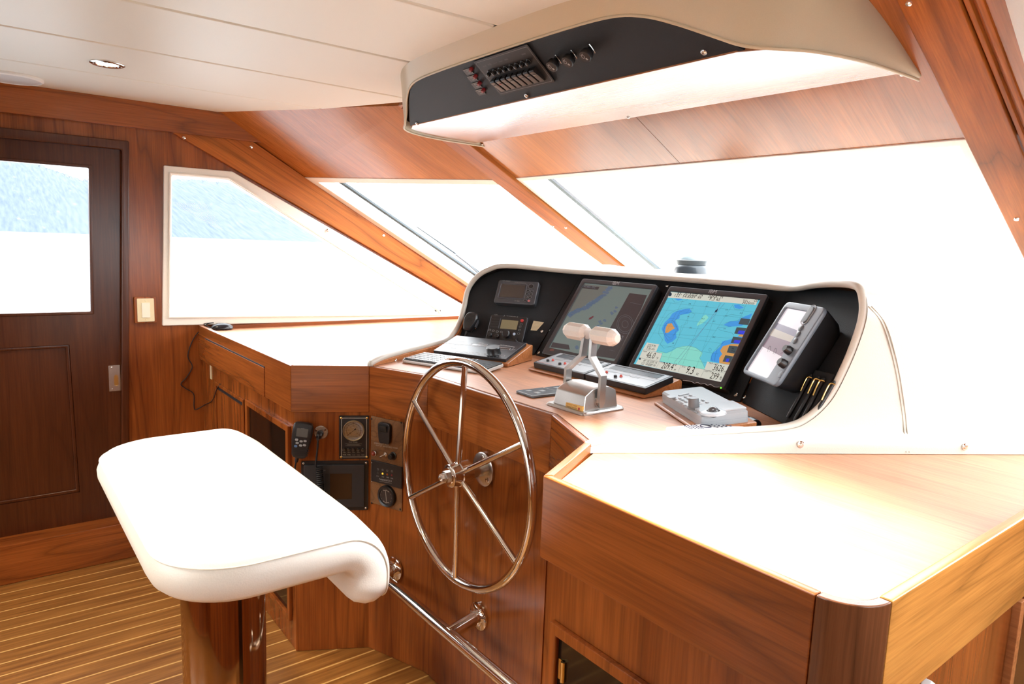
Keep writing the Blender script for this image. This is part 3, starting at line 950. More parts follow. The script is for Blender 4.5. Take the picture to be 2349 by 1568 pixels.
mb = MB(); mb.rings(rings_, closed=False, cap=False)
HB = BVHTree.FromBMesh(mb.bm)
obj('shell', mb, HIDE, hood, sharp=1.3)
mb = MB(); mb.tube([p + V((0, 0, .001)) for p in rim], .0105, 12)
for e in (rim[0], rim[-1]): mb.ball(e, .0107, 12)
obj('padded_rim', mb, HIDE, hood)
inn = []
for k, dist in ((.0, .0), (.0, .40)):
    inn.append([p - outward(p) * .004 * side_w(p) + fwd(p) * dist - V((0, 0, .006 * (1 - side_w(p)) + (.035 if dist and p.z > 1.25 else 0))) for p in rim])
mb = MB(); mb.rings(inn, closed=False, cap=False)
obj('black_lining', mb, BLK, hood)
# teak cheek inside the port flank
ck = []
for p in rim[::-1]:
    if p.x > XM: break
for s in (-1, 1):
    pts = [p for p in (rim[::-1] if s < 0 else rim) if p.z < 1.165 and (p.x - XM) * s > .4 and p.y < 1.60]
    low = [V((p.x, p.y, DZ + .001)) for p in pts]
    up = [p - V((0, 0, .002)) for p in pts]
    nin = V((-s * .899, .438, 0)) * .016
    mb = MB(); mb.rings([[p + nin * .2 for p in low], [p + nin * .2 for p in up], [p + nin for p in [u - V((0, 0, .004)) for u in up]], [p + nin for p in low]], closed=False, cap=False, loop=True)
    ch = obj('cheek', mb, W_light, hood)
    if s < 0:
        c = hit(907, 827, (-.899, -.438, 0), V((-.899, -.438, 0)).dot(pts[0] + nin)); screw(ch, c + nin * .05, nin, .007, CHR)
# studs and the stitched seam on the starboard flank
FSH = Fr((-1.031, 1.029, SZ), (.5195, .8545, 0), Z_)
nS = FSH.n
def flank(x, y):
    d = (_r * ((x - IW / 2) / FPX) - _u * ((y - IH / 2) / FPX) + _f).normalized()
    p = HB.ray_cast(CAM, d)[0]
    return p if p is not None else hit(x, y, V((.899, -.438, 0)), V((.899, -.438, 0)).dot(V(side[3])) + .013)
for q in ((1836, 1019), (2213, 1024)):
    mb = MB(); p = flank(*q); n = V((.899, -.438, 0))
    mb.lathe([(0, .0085), (.002, .0085), (.003, .006), (.0055, .0045), (.006, 0)], p, n, 16); obj('stud', mb, CHR, hood)
for off in (0, 7):
    sp_ = smooth_path([flank(x + off, y) + V((.0008, -.0004, 0)) for x, y in ((1992, 702), (2025, 745), (2048, 820), (2063, 900), (2073, 980), (2078, 1036))], 6)
    obj('stitched_seam', MB().tube(sp_, .0014, 6), mat('leather seam', (.42, .39, .33), .6), hood)

# ------------------------------------------------------------------ black instrument board, three faces
Tt, Bt = V((-1.125, 1.92, 1.335)), V((-1.11, 1.715, 1.04))
FC = Fr((XM, 1.92, 1.335), X_, (0, .571, .821))
_n = V((-.451, -.744, .494)).normalized()
FR = Fr(Tt, V((0, 0, 1)).cross(_n), Z_ if False else _n.cross(V((0, 0, 1)).cross(_n)))
_m = V((.451, -.744, .494)).normalized()
FL = Fr(mirror(Tt), V((0, 0, 1)).cross(_m), _m.cross(V((0, 0, 1)).cross(_m)))
ib = thing('instrument_board', 'black crackle finished board in three faces under the leather hood', 'instrument board', (XM, 1.8, 1.03))
vb = -(1.335 - 1.032) / .821
cb = [(-.458, vb), (.458, vb), (.450, .02), (-.450, .02)]
obj('centre_face', MB(FC).plate(cb, -.006, 0, .001), BLK, ib)
S_n = V((.899, -.438, 0)); S_c = S_n.dot(V(side[3])) - .014
def on_flank(F, v):
    """u where the face meets the starboard flank at height v"""
    p = F.o + F.v * v
    return (S_c - S_n.dot(p)) / S_n.dot(F.u)
def seam_u(F, v):
    """u where the face meets the centre face"""
    p = F.o + F.v * v; n = FC.n; c = n.dot(FC.o)
    return (c - n.dot(p)) / n.dot(F.u)
vR = -(1.335 - 1.032) / FR.v.z
rp_ = [(seam_u(FR, vR), vR)] + [(on_flank(FR, vR + k * (.040 - vR) / 6) - (.02 if k == 6 else 0), vR + k * (.040 - vR) / 6) for k in range(7)] + [(seam_u(FR, .03), .03)]
obj('side_face', MB(FR).plate(rp_, -.006, 0, .001), BLK, ib)
lp_ = [tuple(FL.px(*q)) for q in ((1140, 616), (1104, 628), (1082, 650), (1063, 690), (1053, 735))]
lp_ = [(-seam_u(FR, .022), .022), (-.10, .018)] + [p for p in lp_ if True] + [(-on_flank(FR, -.30), -.30), (-on_flank(FR, vR), vR), (-seam_u(FR, vR), vR)]
obj('side_face', MB(FL).plate(lp_, -.006, 0, .001), BLK, ib)
for F, qs in ((FC, [(1236, 809), (1688, 905), (1531, 655)]), (FR, [(1708, 911)]), (FL, [(1243, 760)])):
    for q in qs:
        uv = F.px(*q, .0); screw(ib, F.o + F.u * uv.x + F.v * uv.y, F.n, .0065, STE)
q = [FL.px(x, y, .001) for x, y in ((1224, 735), (1248, 739), (1231, 758), (1217, 757))]
pl_ = obj('paper_label', MB(FL).flat([(p.x, p.y) for p in q][::-1], .0006), TAN, ib)
mb = MB(FL)
for k in range(6):
    a = q[0].lerp(q[3], (k + .8) / 7); b_ = q[1].lerp(q[2], (k + .8) / 7)
    mb.ribbon([a.lerp(b_, .12), a.lerp(b_, .85)], .0006, .0009)
obj('lettering', mb, mat('brown ink', (.16, .11, .05), .6), pl_)

# ------------------------------------------------------------------ overhead console
oh = thing('overhead_console', 'beige padded overhead console with black switch board hanging below the ceiling', 'overhead console', (XM, 1.4, 2.0))
FO = Fr((XM, 1.27, 1.86), X_, (0, -.797, .603))
Rp = [(-2.420, 1.728, 1.855), (-2.414, 1.60, 1.855), (-2.402, 1.47, 1.855), (-2.368, 1.35, 1.856), (-2.314, 1.275, 1.858), (-2.268, 1.250, 1.868), (-2.212, 1.225, 1.893), (-2.145, 1.188, 1.923), (-2.080, 1.160, 1.946), (-2.0, 1.144, 1.959), (-1.85, 1.138, 1.963)]
Qp = [(-2.428, 1.715, 1.866), (-2.420, 1.58, 1.925), (-2.405, 1.48, 1.977), (-2.385, 1.40, 2.0), (-2.365, 1.325, 2.0), (-2.30, 1.258, 2.0), (-2.205, 1.197, 2.0), (-2.105, 1.143, 2.0), (-2.03, 1.113, 2.0), (-1.95, 1.095, 2.0), (-1.82, 1.083, 2.0)]
Rr = [V(p) for p in Rp] + [V((XM, 1.137, 1.964))] + [mirror(p) for p in Rp[::-1]]
Qq = [V(p) for p in Qp] + [V((XM, 1.080, 2.0))] + [mirror(p) for p in Qp[::-1]]
Rs, Qs = smooth_path(Rr, 5), smooth_path(Qq, 5)
Mm = []; In = []; In2 = []
cen = V((XM, 1.45, 1.90))
for a, b_ in zip(Rs, Qs):
    m_ = (a + b_) / 2; o_ = (m_ - cen); o_.z = 0
    if o_.length > 0: o_.normalize()
    k = min(1, max(0, (abs(m_.x - XM) - .5) / .3))
    Mm.append(m_ + o_ * .008 * k + V((0, 0, -.006 * k)))
    i_ = (cen - a); i_.z = 0; i_.normalize()
    In.append(a + V((0, 0, .016)) + i_ * .004)
    In2.append(a + V((0, 0, .03)) + i_ * .012)
def lerpr(A, B, t): return [a.lerp(b_, t) for a, b_ in zip(A, B)]
mb = MB(); mb.rings([In2, In, Rs, lerpr(Rs, Mm, .12), lerpr(Rs, Mm, .5), Mm, lerpr(Mm, Qs, .5), Qs], closed=False, cap=False)
obj('padded_shell', mb, BEIGE, oh, sharp=2.0)
mb = MB(); mb.tube(Rs, .0035, 12); mb.ball(Rs[0], .0035); mb.ball(Rs[-1], .0035)
obj('piping', mb, BEIGE, oh)
# switch board and its lower face
bd = [(-.655, .0), (.655, .0), (.662, .006)] 
half = [(.688, .002), (.660, .028), (.61, .065), (.555, .105), (.50, .137), (.43, .158), (.28, .164), (0, .165)]
bo = [(u, v) for u, v in half] + [(-u, v) for u, v in half[::-1][1:]]
obj('switch_board', MB(FO).plate([(u, v) for u, v in bo][::1], -.012, -.003, .0), BLK, oh)
und = [(-2.245, 1.268), (-.905, 1.268), (-.84, 1.30), (-.79, 1.37), (-.752, 1.47), (-.738, 1.6), (-.730, 1.66), (-2.42, 1.66), (-2.412, 1.6), (-2.398, 1.47), (-2.36, 1.37), (-2.31, 1.30)]
UND = wood('teak underside', (.36, .14, .055), (.50, .215, .09), X_, rough=.22, line=.85, coat=.4)
obj('underside', MB().prism([V((x, y, 1.862)) for x, y in und][::-1], (0, 0, .012), .0015), UND, oh)
for x, y in ((957, 283), (1208, 219), (1615, 119)):
    uv = FO.px(x, y, -.003); screw(oh, FO.o + FO.u * uv.x + FO.v * uv.y - FO.n * .003, FO.n, .0075, STE)
for x, y in ((1441, 269), (2071, 171), (1106, 331)):
    p = hz(x, y, 1.861); screw(oh, p, (0, 0, -1), .006, CHR)
# ------------------------------------------------------------------ instruments on the board
def part(name, fr, m, parent, f, **k):
    mb = MB(fr); f(mb); return obj(name, mb, m, parent, **k)


def c2(x, y): return (1020 + x / 5.6, 600 + y / 5.6)
def c3(x, y): return (1400 + x / 5.6, 640 + y / 5.6)
def c4(x, y): return (1640 + x / 3.92, 640 + y / 3.92)
def c6(x, y): return (1160 + x / 5.6, 720 + y / 5.6)
def c7(x, y): return (640 + x / 5.6, 920 + y / 5.6)
def c8(x, y): return (1460 + x / 5.8725, 860 + y / 5.8725)
def c5(x, y): return (840 + x / 5.2275, 740 + y / 5.2275)
def co(x, y): return (1020 + x / 6.525, 60 + y / 6.525)


def monitor(label, corners, scr, th, bezel_w):
    cx, cy, w, h = FC.quad(corners, th)
    F = FC.sub((cx, cy))
    t = thing('flat_monitor', label, 'monitor', fr=F, group='helm monitors')
    def body(mb):
        mb.plate(rrect(0, 0, w, h, .008), .004, th - .012, .003); mb.plate(rrect(0, 0, w * .92, h * .9, .01), .0005, .006)
    part('casing', F, mat('black casing', (.012, .012, .013), .4), t, body)
    sx, sy, sw_, sh_ = F.quad(scr, th - .004)
    part('bezel', F, BEZ, t, lambda mb: ring_plate(mb, rrect(0, 0, w, h, .009), rrect(sx, sy, sw_, sh_, .0005), th - .013, th, .003))
    return t, F, (sx, sy, sw_, sh_)


TH = .045
mon, F, S = monitor('right-angled flat monitor showing a bright turquoise sea chart', [c3(725, 85), c3(1990, 190), c3(1490, 1420), c3(265, 1130)], [c3(745, 163), c3(1900, 262), c3(1455, 1330), c3(330, 1090)], TH, .02)
mon['label'] = 'black flat monitor showing a bright turquoise sea chart with depth figures'
zs = TH - .0045
PX = lambda f, z=0: (lambda *q: F.px(*f(*q), zs))
P3 = lambda *q: tuple(F.px(*c3(*q), zs))
E_ = .95
scr = part('screen', F, screen('chart water', srgb(92, 190, 212), E_), mon, lambda mb: mb.flat(rrect(S[0], S[1], S[2], S[3], .0005), zs))
def poly(name, pts, m, dz):
    for q in pts: part(name, F, m, scr, lambda mb: mb.flat([P3(*p) for p in q], zs + dz))
poly('shallow_water', [[(600, 920), (720, 950), (790, 925), (860, 880), (930, 862), (1000, 858), (1060, 866), (1120, 895), (1185, 945), (1172, 985), (1150, 1010), (1190, 1080), (1215, 1140), (1210, 1162), (640, 1052), (672, 955), (610, 935)],
     [(1200, 470), (1228, 455), (1262, 490), (1240, 520), (1180, 570), (1110, 605), (1118, 570), (1160, 520)]], screen('chart shallow', srgb(130, 212, 198), E_), .0003)
poly('deep_blue_water', [[(1020, 378), (945, 385), (870, 405), (800, 440), (760, 500), (700, 555), (660, 640), (690, 705), (700, 790), (735, 830), (800, 802), (850, 755), (845, 690), (885, 655), (870, 600), (830, 525), (890, 505), (895, 460), (1000, 445), (1050, 420)],
     [(1830, 440), (1790, 455), (1700, 490), (1640, 538), (1540, 540), (1455, 588), (1520, 612), (1600, 606), (1690, 600), (1760, 560)],
     [(1715, 640), (1640, 740), (1560, 770), (1440, 800), (1410, 870), (1305, 960), (1282, 1050), (1555, 1108), (1620, 950), (1690, 800)], [(1590, 330), (1650, 325), (1720, 370), (1660, 385), (1600, 370)], [(820, 250), (890, 248), (930, 262), (870, 275)]], screen('chart blue', srgb(62, 150, 222), E_), .0006)
poly('land', [[(740, 575), (790, 566), (815, 610), (832, 632), (790, 655), (742, 690), (706, 690), (715, 620)], [(1655, 838), (1560, 832), (1450, 862), (1412, 920), (1440, 962), (1402, 1010), (1400, 1080), (1556, 1106), (1600, 1000), (1625, 930)], [(1735, 705), (1660, 715), (1640, 735), (1700, 745)]], screen('chart land', srgb(205, 150, 88), E_), .0009)
poly('soft_key', [[(1680, 503), (1803, 514), (1772, 592), (1648, 580)], [(1625, 620), (1757, 630), (1714, 716), (1594, 700)], [(1580, 740), (1706, 755), (1672, 832), (1548, 820)], [(1530, 855), (1642, 866), (1616, 962), (1498, 942)], [(1480, 978), (1607, 1000), (1577, 1077), (1444, 1060)]], screen('chart keys', srgb(62, 78, 84), E_), .0011)
poly('key_mark', [[(1655, 660), (1738, 668), (1716, 712), (1635, 700)], [(1600, 780), (1690, 790), (1672, 830), (1585, 818)], [(1495, 1020), (1535, 1022), (1518, 1066), (1480, 1062)]], screen('chart key blue', srgb(50, 68, 214), E_), .0014)
poly('data_box', [[(745, 163), (1900, 262), (1872, 334), (713, 236)], [(475, 815), (630, 840), (590, 935), (420, 905)], [(420, 905), (672, 955), (635, 1060), (375, 1010)], [(375, 1010), (640, 1060), (1210, 1162), (1248, 1060), (1552, 1108), (1455, 1330), (330, 1090)]], screen('chart boxes', srgb(206, 206, 194), E_), .0012)
def chart_lines(mb):
    z = zs + .0010; w = .00048
    for a, b_ in (((785, 300), (500, 790)), ((935, 268), (640, 840)), ((1105, 268), (740, 1040)), ((1265, 283), (930, 1100)), ((1410, 300), (1105, 1135)), ((1580, 320), (1180, 930)), ((1745, 330), (1640, 560)),
                  ((700, 300), (1850, 425)), ((660, 395), (1800, 505)), ((620, 485), (1440, 590)), ((570, 585), (1370, 660)), ((520, 690), (1560, 760)), ((850, 745), (1450, 830)), ((640, 850), (1390, 960)), ((660, 990), (1280, 1080))):
        mb.ribbon([P3(*a), P3(*b_)], w * .7, z)
    for pts in ([(850, 395), (950, 372), (1070, 382), (1040, 430), (1090, 450), (1062, 500), (1000, 500), (992, 570), (915, 600), (905, 650), (882, 740), (832, 850), (690, 890), (640, 830), (680, 790), (620, 700), (642, 600), (690, 520), (750, 450)],
                [(900, 420), (960, 395), (1010, 400), (990, 430), (880, 470), (850, 520), (800, 560), (720, 570), (690, 650), (720, 720), (770, 760), (830, 700), (860, 630), (820, 560)],
                [(760, 540), (700, 600), (680, 680), (740, 790), (800, 770), (820, 720), (870, 660), (850, 590), (800, 530)],
                [(1450, 480), (1560, 455), (1700, 480), (1640, 530), (1490, 560), (1430, 590), (1560, 610), (1370, 630), (1420, 660), (1560, 690), (1590, 720)],
                [(1420, 830), (1330, 930), (1300, 1000), (1310, 1060)], [(1480, 790), (1380, 880), (1350, 980), (1340, 1060)],
                [(600, 920), (720, 950), (860, 880), (1000, 858), (1100, 880), (1185, 945), (1150, 1010), (1215, 1140)], [(790, 250), (830, 300), (940, 290), (1000, 260)], [(1575, 340), (1600, 390), (1720, 395), (1735, 350), (1650, 320)]):
        mb.ribbon([P3(*p) for p in pts], w, z, closed=len(pts) > 8 and pts[0] not in ((1450, 480),) and pts[0] != (600, 920))
    mb.flat([P3(1388, 380), P3(1372, 420), P3(1340, 432), P3(1352, 402)], z)
    mb.flat([P3(740 + 27 + 26 * math.cos(a), 195 + 27 * math.sin(a)) for a in [k * PI / 8 for k in range(16)]], zs + .0015)
    mb.flat([P3(383 + 13 * math.cos(a), 1025 + 14 * math.sin(a)) for a in [k * PI / 8 for k in range(16)]], zs + .0015)
    for c in ((1283, 907),): mb.ribbon([P3(c[0] + 16 * math.cos(a), c[1] + 19 * math.sin(a)) for a in [k * PI / 8 for k in range(16)]], w, z, closed=True)
    z2 = zs + .0015
    for a, b_ in (((420, 905), (672, 955)), ((635, 1060), (590, 1140)), ((910, 1108), (872, 1195)), ((1215, 1160), (1165, 1255)), ((1212, 1165), (1500, 1215)), ((375, 1010), (640, 1060)), ((640, 1060), (1212, 1162)), ((672, 955), (635, 1060))): mb.ribbon([P3(*a), P3(*b_)], w, z2)
def chart_text(mb):
    z = zs + .0016
    for s, a, b_, h in (("49° 20.3205' N", (855, 198), (1185, 222), 1.0), ("122° 54.8589' W", (815, 225), (1168, 258), 1.0), ('209.4° M', (1252, 238), (1440, 255), 1.1), ('9.3 kt', (1265, 270), (1405, 286), 1.1), ('TRIP', (1702, 283), (1758, 288), 1.0), ('3626nm', (1690, 316), (1845, 331), 1.15), ('CU', (1842, 292), (1895, 297), 1.1),
                     ('223.9°M', (475, 865), (575, 882), 1.4), ('3.06 nm', (460, 902), (565, 918), 1.3), ('TEMP', (418, 935), (470, 945), 1.0), ('46.0', (452, 1008), (560, 1025), 1.6), ('°F', (582, 1030), (610, 1035), 1.2), ("49° 20.3205' N", (420, 1062), (595, 1090), 1.4), ("122° 54.8589' W", (392, 1095), (578, 1128), 1.4),
                     ('COG', (638, 1078), (682, 1086), 1.0), ('209.4°', (650, 1145), (822, 1172), 1.6), ('M', (815, 1178), (835, 1181), 1.2), ('SOG', (915, 1132), (962, 1140), 1.0), ('9.3', (960, 1208), (1055, 1226), 1.6), ('kt', (1100, 1232), (1130, 1238), 1.3), ('TRIP LOG', (1262, 1088), (1385, 1106), 1.0), ('3626', (1310, 1170), (1445, 1192), 1.6), ('nm', (1455, 1195), (1490, 1200), 1.2), ('DEPTH', (1212, 1190), (1298, 1202), 1.0), ('299', (1272, 1275), (1375, 1295), 1.6), ('ft', (1400, 1292), (1428, 1297), 1.4),
                     ('246', (1003, 325), (1036, 328), 1), ('251', (1222, 360), (1255, 363), 1), ('226', (1478, 402), (1510, 405), 1), ('263', (1662, 445), (1698, 448), 1), ('124', (1470, 482), (1502, 485), 1), ('262', (1312, 752), (1348, 756), 1), ('255', (1015, 632), (1047, 636), 1), ('267', (1312, 550), (1346, 553), 1), ('138', (985, 488), (1012, 490), 1), ('124', (1450, 645), (1482, 648), 1), ('64', (795, 832), (818, 834), 1), ('411', (1172, 518), (1205, 522), 1),
                     ('RE-', (1560, 898), (1592, 902), 1), ('START', (1552, 930), (1610, 938), 1)):
        mb.text(s, P3(*a), P3(*b_), z, h)
part('chart_lines', F, screen('chart ink', srgb(22, 52, 74), .8), scr, chart_lines)
part('course_lines', F, screen('course line', srgb(96, 92, 140), .9), scr, lambda mb: [mb.ribbon([P3(*a), P3(*b_)], .0008, zs + .0011) for a, b_ in (((1470, 312), (820, 1076)), ((1425, 305), (1362, 405)), ((1345, 430), (870, 1090)))])
part('figures', F, screen('figures', (.01, .01, .012), .3), scr, chart_text)
part('brand_mark', F, mat('silver print', (.35, .35, .36), .4), mon, lambda mb: mb.text('IBM', F.px(*c3(1255, 178), TH), F.px(*c3(1355, 186), TH), TH + .0004, 1.0))
part('wave_mark', F, mat('silver print', (.35, .35, .36), .4), mon, lambda mb: mb.ribbon(smooth_path([V((*F.px(*c3(x, y), TH), 0)) for x, y in ((935, 1300), (1040, 1312), (1080, 1335), (1120, 1325), (1160, 1345), (1210, 1340), (1250, 1362), (1290, 1352), (1340, 1382), (1400, 1384))], 4), .0016, TH + .0004))
g = F.px(*c3(1421, 1394), TH); part('power_light', F, screen('green light', (.2, 1, .05), 1.2), mon, lambda mb: mb.cyl((g.x, g.y, TH - .001), (g.x, g.y, TH + .001), .0025, seg=12))

# the dim monitor beside it
mon, F, S = monitor('black flat monitor with a dim grey green chart and dark gauge column', [c2(1745, 218), c3(575, 62), c3(110, 1090), (1240, 822)], [c2(1760, 278), c3(505, 126), c3(95, 1046), (1265, 800)], TH, .02)
P2 = lambda *q: tuple(F.px(*c2(*q), zs))
P3 = lambda *q: tuple(F.px(*c3(*q), zs))
scr = part('screen', F, screen('dim chart', srgb(122, 138, 134), .62), mon, lambda mb: mb.flat(rrect(S[0], S[1], S[2], S[3], .0005), zs))
def poly2(name, f, pts, m, dz):
    for q in pts: part(name, F, m, scr, lambda mb: mb.flat([tuple(F.px(*f(*p), zs)) for p in q], zs + dz))
poly2('land', c2, [[(1760, 285), (2100, 320), (2030, 420), (1930, 480), (1850, 520), (1780, 580), (1640, 640), (1600, 640)]], screen('dim land', srgb(118, 122, 116), .6), .0003)
def shoals():
    rr_ = random.Random(11); out = []
    spine = [(2120, 335), (2040, 430), (1960, 490), (1880, 540), (1820, 590), (1730, 620), (1640, 660), (1590, 700)]
    for (xa, ya), (xb, yb_) in zip(spine, spine[1:]):
        for t in (0, .33, .66):
            c = (xa + (xb - xa) * t, ya + (yb_ - ya) * t); n = 9
            out.append([(c[0] + (22 + 26 * rr_.random()) * math.cos(2 * PI * k / n), c[1] + (12 + 20 * rr_.random()) * math.sin(2 * PI * k / n)) for k in range(n)])
    for c in ((2205, 590), (2190, 640), (2150, 660), (1990, 770), (2010, 800), (1960, 830), (2060, 760), (1700, 1100), (1800, 1090), (2230, 1010)):
        out.append([(c[0] + (12 + 18 * rr_.random()) * math.cos(2 * PI * k / 7), c[1] + (8 + 22 * rr_.random()) * math.sin(2 * PI * k / 7)) for k in range(7)])
    return out
poly2('blue_shoal', c2, shoals(), screen('dim blue', srgb(98, 120, 146), .58), .0006)
poly2('gauge_column', c3, [[(248, 180), (472, 208), (130, 1035), (-200, 985)]], screen('gauge grey', srgb(66, 62, 66), .6), .0008)
poly2('ship_mark', c2, [[(1848, 745), (1862, 720), (1912, 695), (1914, 712), (1880, 738)]], screen('ship red', srgb(120, 50, 62), .6), .0008)
poly2('menu_bar', c2, [[(1390, 1035), (1595, 1068), (1610, 1130), (1360, 1098)], [(1770, 300), (1990, 325), (1970, 362), (1765, 340)]], screen('gauge grey', srgb(66, 62, 66), .6), .0007)
def dl_(mb):
    z = zs + .0010
    for r in (105, 85, 40): mb.ribbon([P3(192 + r * math.cos(a) * 1.0, 580 + r * 1.15 * math.sin(a)) for a in [k * PI / 16 for k in range(32)]], .0007, z, closed=True)
    for a, b_ in (((255, 300), (395, 330)), ((50, 855), (100, 862)), ((-10, 910), (60, 925))): mb.ribbon([P3(*a), P3(*b_)], .0006, z)
    mb.text('9.2', P3(75, 778), P3(150, 788), z, 1.2)
    mb.text('NOBELTEC', P2(1775, 325), P2(1935, 345), z, .9)
    mb.ribbon([P2(1850, 745), P2(1740, 815)], .0006, z)
    rr_ = random.Random(5)
    for k in range(60):
        u = S[0] + S[2] * (rr_.random() * .62 - .48); v = S[1] + S[3] * (rr_.random() - .5) * .9
        mb.flat([(u - .0008, v - .0008), (u + .0008, v - .0008), (u + .0008, v + .0008), (u - .0008, v + .0008)], z)
part('figures', F, screen('dim figures', srgb(128, 132, 140), .6), scr, dl_)
part('brand_mark', F, mat('silver print', (.35, .35, .36), .4), mon, lambda mb: mb.text('IBM', F.px(*c3(18, 68), TH), F.px(*c3(100, 76), TH), TH + .0004))
part('maker_strip', F, mat('dull red print', (.30, .06, .03), .5), mon, lambda mb: mb.text('sim', F.px(*c2(1350, 1140), TH), F.px(*c2(1395, 1148), TH), TH + .0004, 1))

# small radar display on the starboard face
RT = .085
cx, cy, w, h = FR.quad([c4(575, 232), c4(955, 215), c4(625, 935), c4(258, 875)], RT)
F = FR.sub((cx, cy))
rd = thing('radar_display', 'blue grey radar display with pale screen and side keys on the black board', 'radar display', fr=F)
part('housing', F, PLA, rd, lambda mb: mb.rings([[(x, y, zz) for x, y in rrect(0, 0, w * k, h * k, .018)] for zz, k in ((.001, .80), (.02, .90), (RT - .022, .985), (RT - .012, 1.0))]))
sx, sy, sw_, sh_ = F.quad([c4(575, 285), c4(815, 275), c4(515, 862), c4(318, 828)], RT)
part('face_plate', F, BLU, rd, lambda mb: ring_plate(mb, rrect(0, 0, w, h, .018), rrect(sx, sy, sw_ + .006, sh_ + .006, .006), RT - .013, RT, .004))
glo = part('screen', F, screen('pale radar screen', srgb(238, 226, 232), .80), rd, lambda mb: mb.plate(rrect(sx, sy, sw_ + .008, sh_ + .008, .006), RT - .008, RT - .005))
PR = lambda *q: tuple(F.px(*c4(*q), RT - .005))
for nm, col, q in (('dark_band', srgb(140, 132, 150), [(532, 382), (740, 460), (722, 520), (505, 432)]), ('tan_band', srgb(198, 184, 172), [(505, 432), (722, 520), (700, 572), (478, 500)]), ('mauve_band', srgb(142, 118, 132), [(478, 500), (700, 572), (610, 700), (415, 598)])):
    part(nm, F, screen('radar ' + nm, col, .75), glo, lambda mb: mb.flat([PR(*p) for p in q], RT - .0046))
for a in ((490, 625), (540, 645)): part('trace_line', F, mat('dark trace', (.09, .06, .07), .5), glo, lambda mb: mb.ribbon(smooth_path([V((*PR(a[0] + x, a[1] + y), 0)) for x, y in ((-14, 30), (-6, -10), (10, -22), (12, 5), (0, 32))], 3), .0012, RT - .0042))
part('trace_line', F, mat('dark trace', (.09, .06, .07), .5), glo, lambda mb: mb.ribbon([PR(590, 668), PR(622, 655)], .0012, RT - .0042))
def keyrow(nm, pts, r, hh, m, sc=1.0):
    for q in pts:
        u = F.px(*c4(*q), RT)
        part(nm, F, m, rd, lambda mb: mb.lathe([(RT - .001, r), (RT + hh * .6, r), (RT + hh, r * .75), (RT + hh, 0)], (u.x, u.y, 0), Z_, 20))
keyrow('key', [(775, 440), (748, 496), (722, 554)], .0085, .003, mat('slate key', (.10, .115, .13), .35))
keyrow('knob', [(676, 648), (628, 768)], .0115, .018, PLA)
keyrow('power_key', [(589, 857)], .009, .0015, BLU)
u = F.px(*c4(842, 322), RT)
part('rocker_pad', F, mat('slate key', (.10, .115, .13), .35), rd, lambda mb: mb.plate(rrect(u.x, u.y, .022, .046, .010), RT - .001, RT + .004, .0015))
part('pad_ring', F, MID, rd, lambda mb: mb.tube([(p[0], p[1], RT + .001) for p in rrect(u.x, u.y, .027, .056, .013, 6)], .0012, 6, closed=True))

# plotter and radio on the port face
GT = .030
cx, cy, w, h = FL.quad([c2(708, 215), c2(1205, 268), c2(1150, 590), c2(625, 490)], GT)
F = FL.sub((cx, cy))
gp = thing('chart_plotter', 'small dark grey chart plotter with blank screen high on the black board', 'chart plotter', fr=F)
part('housing', F, GRY, gp, lambda mb: mb.plate(rrect(0, 0, w, h, .010), .001, GT, .005, 3))
sx, sy, sw_, sh_ = F.quad([c2(745, 285), c2(1040, 310), c2(1000, 475), c2(705, 440)], GT)
part('screen', F, mat('blank screen', (.055, .045, .040), .2), gp, lambda mb: mb.plate(rrect(sx, sy, sw_, sh_, .002), GT - .002, GT + .0006))
part('screen_border', F, mat('steel grey', (.09, .095, .11), .35), gp, lambda mb: mb.tube([(p[0], p[1], GT + .0004) for p in rrect(sx, sy, sw_ + .012, sh_ + .010, .004)], .0012, 6, closed=True))
PG = lambda *q: F.px(*c2(*q), GT)
def ringkey(nm, c, rx, ry, m=None, ink=None):
    k = part(nm, F, m or PLA, gp, lambda mb: mb.plate(rrect(c.x, c.y, rx * 2, ry * 2, min(rx, ry)), GT - .001, GT + .0018, .0006))
    part('key_outline', F, ink or mat('pale outline', (.30, .31, .33), .5), k, lambda mb: mb.ribbon(rrect(c.x, c.y, rx * 1.85, ry * 1.85, min(rx, ry) * .9), .0007, GT + .0021, closed=True))
ringkey('cursor_pad', PG(1112, 318), .0115, .0105)
for q in ((1072, 372), (1122, 380), (1058, 414), (1110, 418), (1048, 455), (1097, 458), (1035, 496)): ringkey('key', PG(*q), .0062, .0045)
ringkey('power_key', PG(1083, 503), .0058, .0045, mat('faded red', (.42, .10, .10), .4))
def gt(mb):
    mb.text('GPS-500CF', PG(742, 250), PG(842, 258), GT + .0006); mb.text('COLOR CHARTPLOTTER', PG(895, 266), PG(1045, 282), GT + .0006, .8); mb.text('SI-TEX', PG(895, 508), PG(962, 516), GT + .0006)
part('lettering', F, DIM, gp, gt)

VT = .034
cx, cy, w, h = FL.quad([c2(600, 672), c2(1050, 712), c2(1005, 1050), c2(520, 985)], VT)
F = FL.sub((cx, cy)); PV = lambda *q: F.px(*c2(*q), VT)
vr = thing('radio_set', 'black marine radio with small amber display and round dial', 'radio', fr=F)
part('housing', F, PLA, vr, lambda mb: mb.plate(rrect(0, 0, w, h, .008), .001, VT, .004, 3))
sx, sy, sw_, sh_ = F.quad([c2(742, 742), c2(950, 762), c2(920, 880), c2(708, 852)], VT)
part('display', F, mat('amber display', (.20, .175, .10), .2), vr, lambda mb: mb.plate(rrect(sx, sy, sw_, sh_, .002), VT - .002, VT + .001))
for k in range(5):
    a, b_ = PV(612 - k * 7, 712 + k * 33), PV(712 - k * 7, 724 + k * 33)
    part('speaker_slot', F, RUB, vr, lambda mb: mb.box(((a.x + b_.x) / 2, (a.y + b_.y) / 2, VT + .0006), ((b_ - a).length, .0045, .0016), bev=.0005))
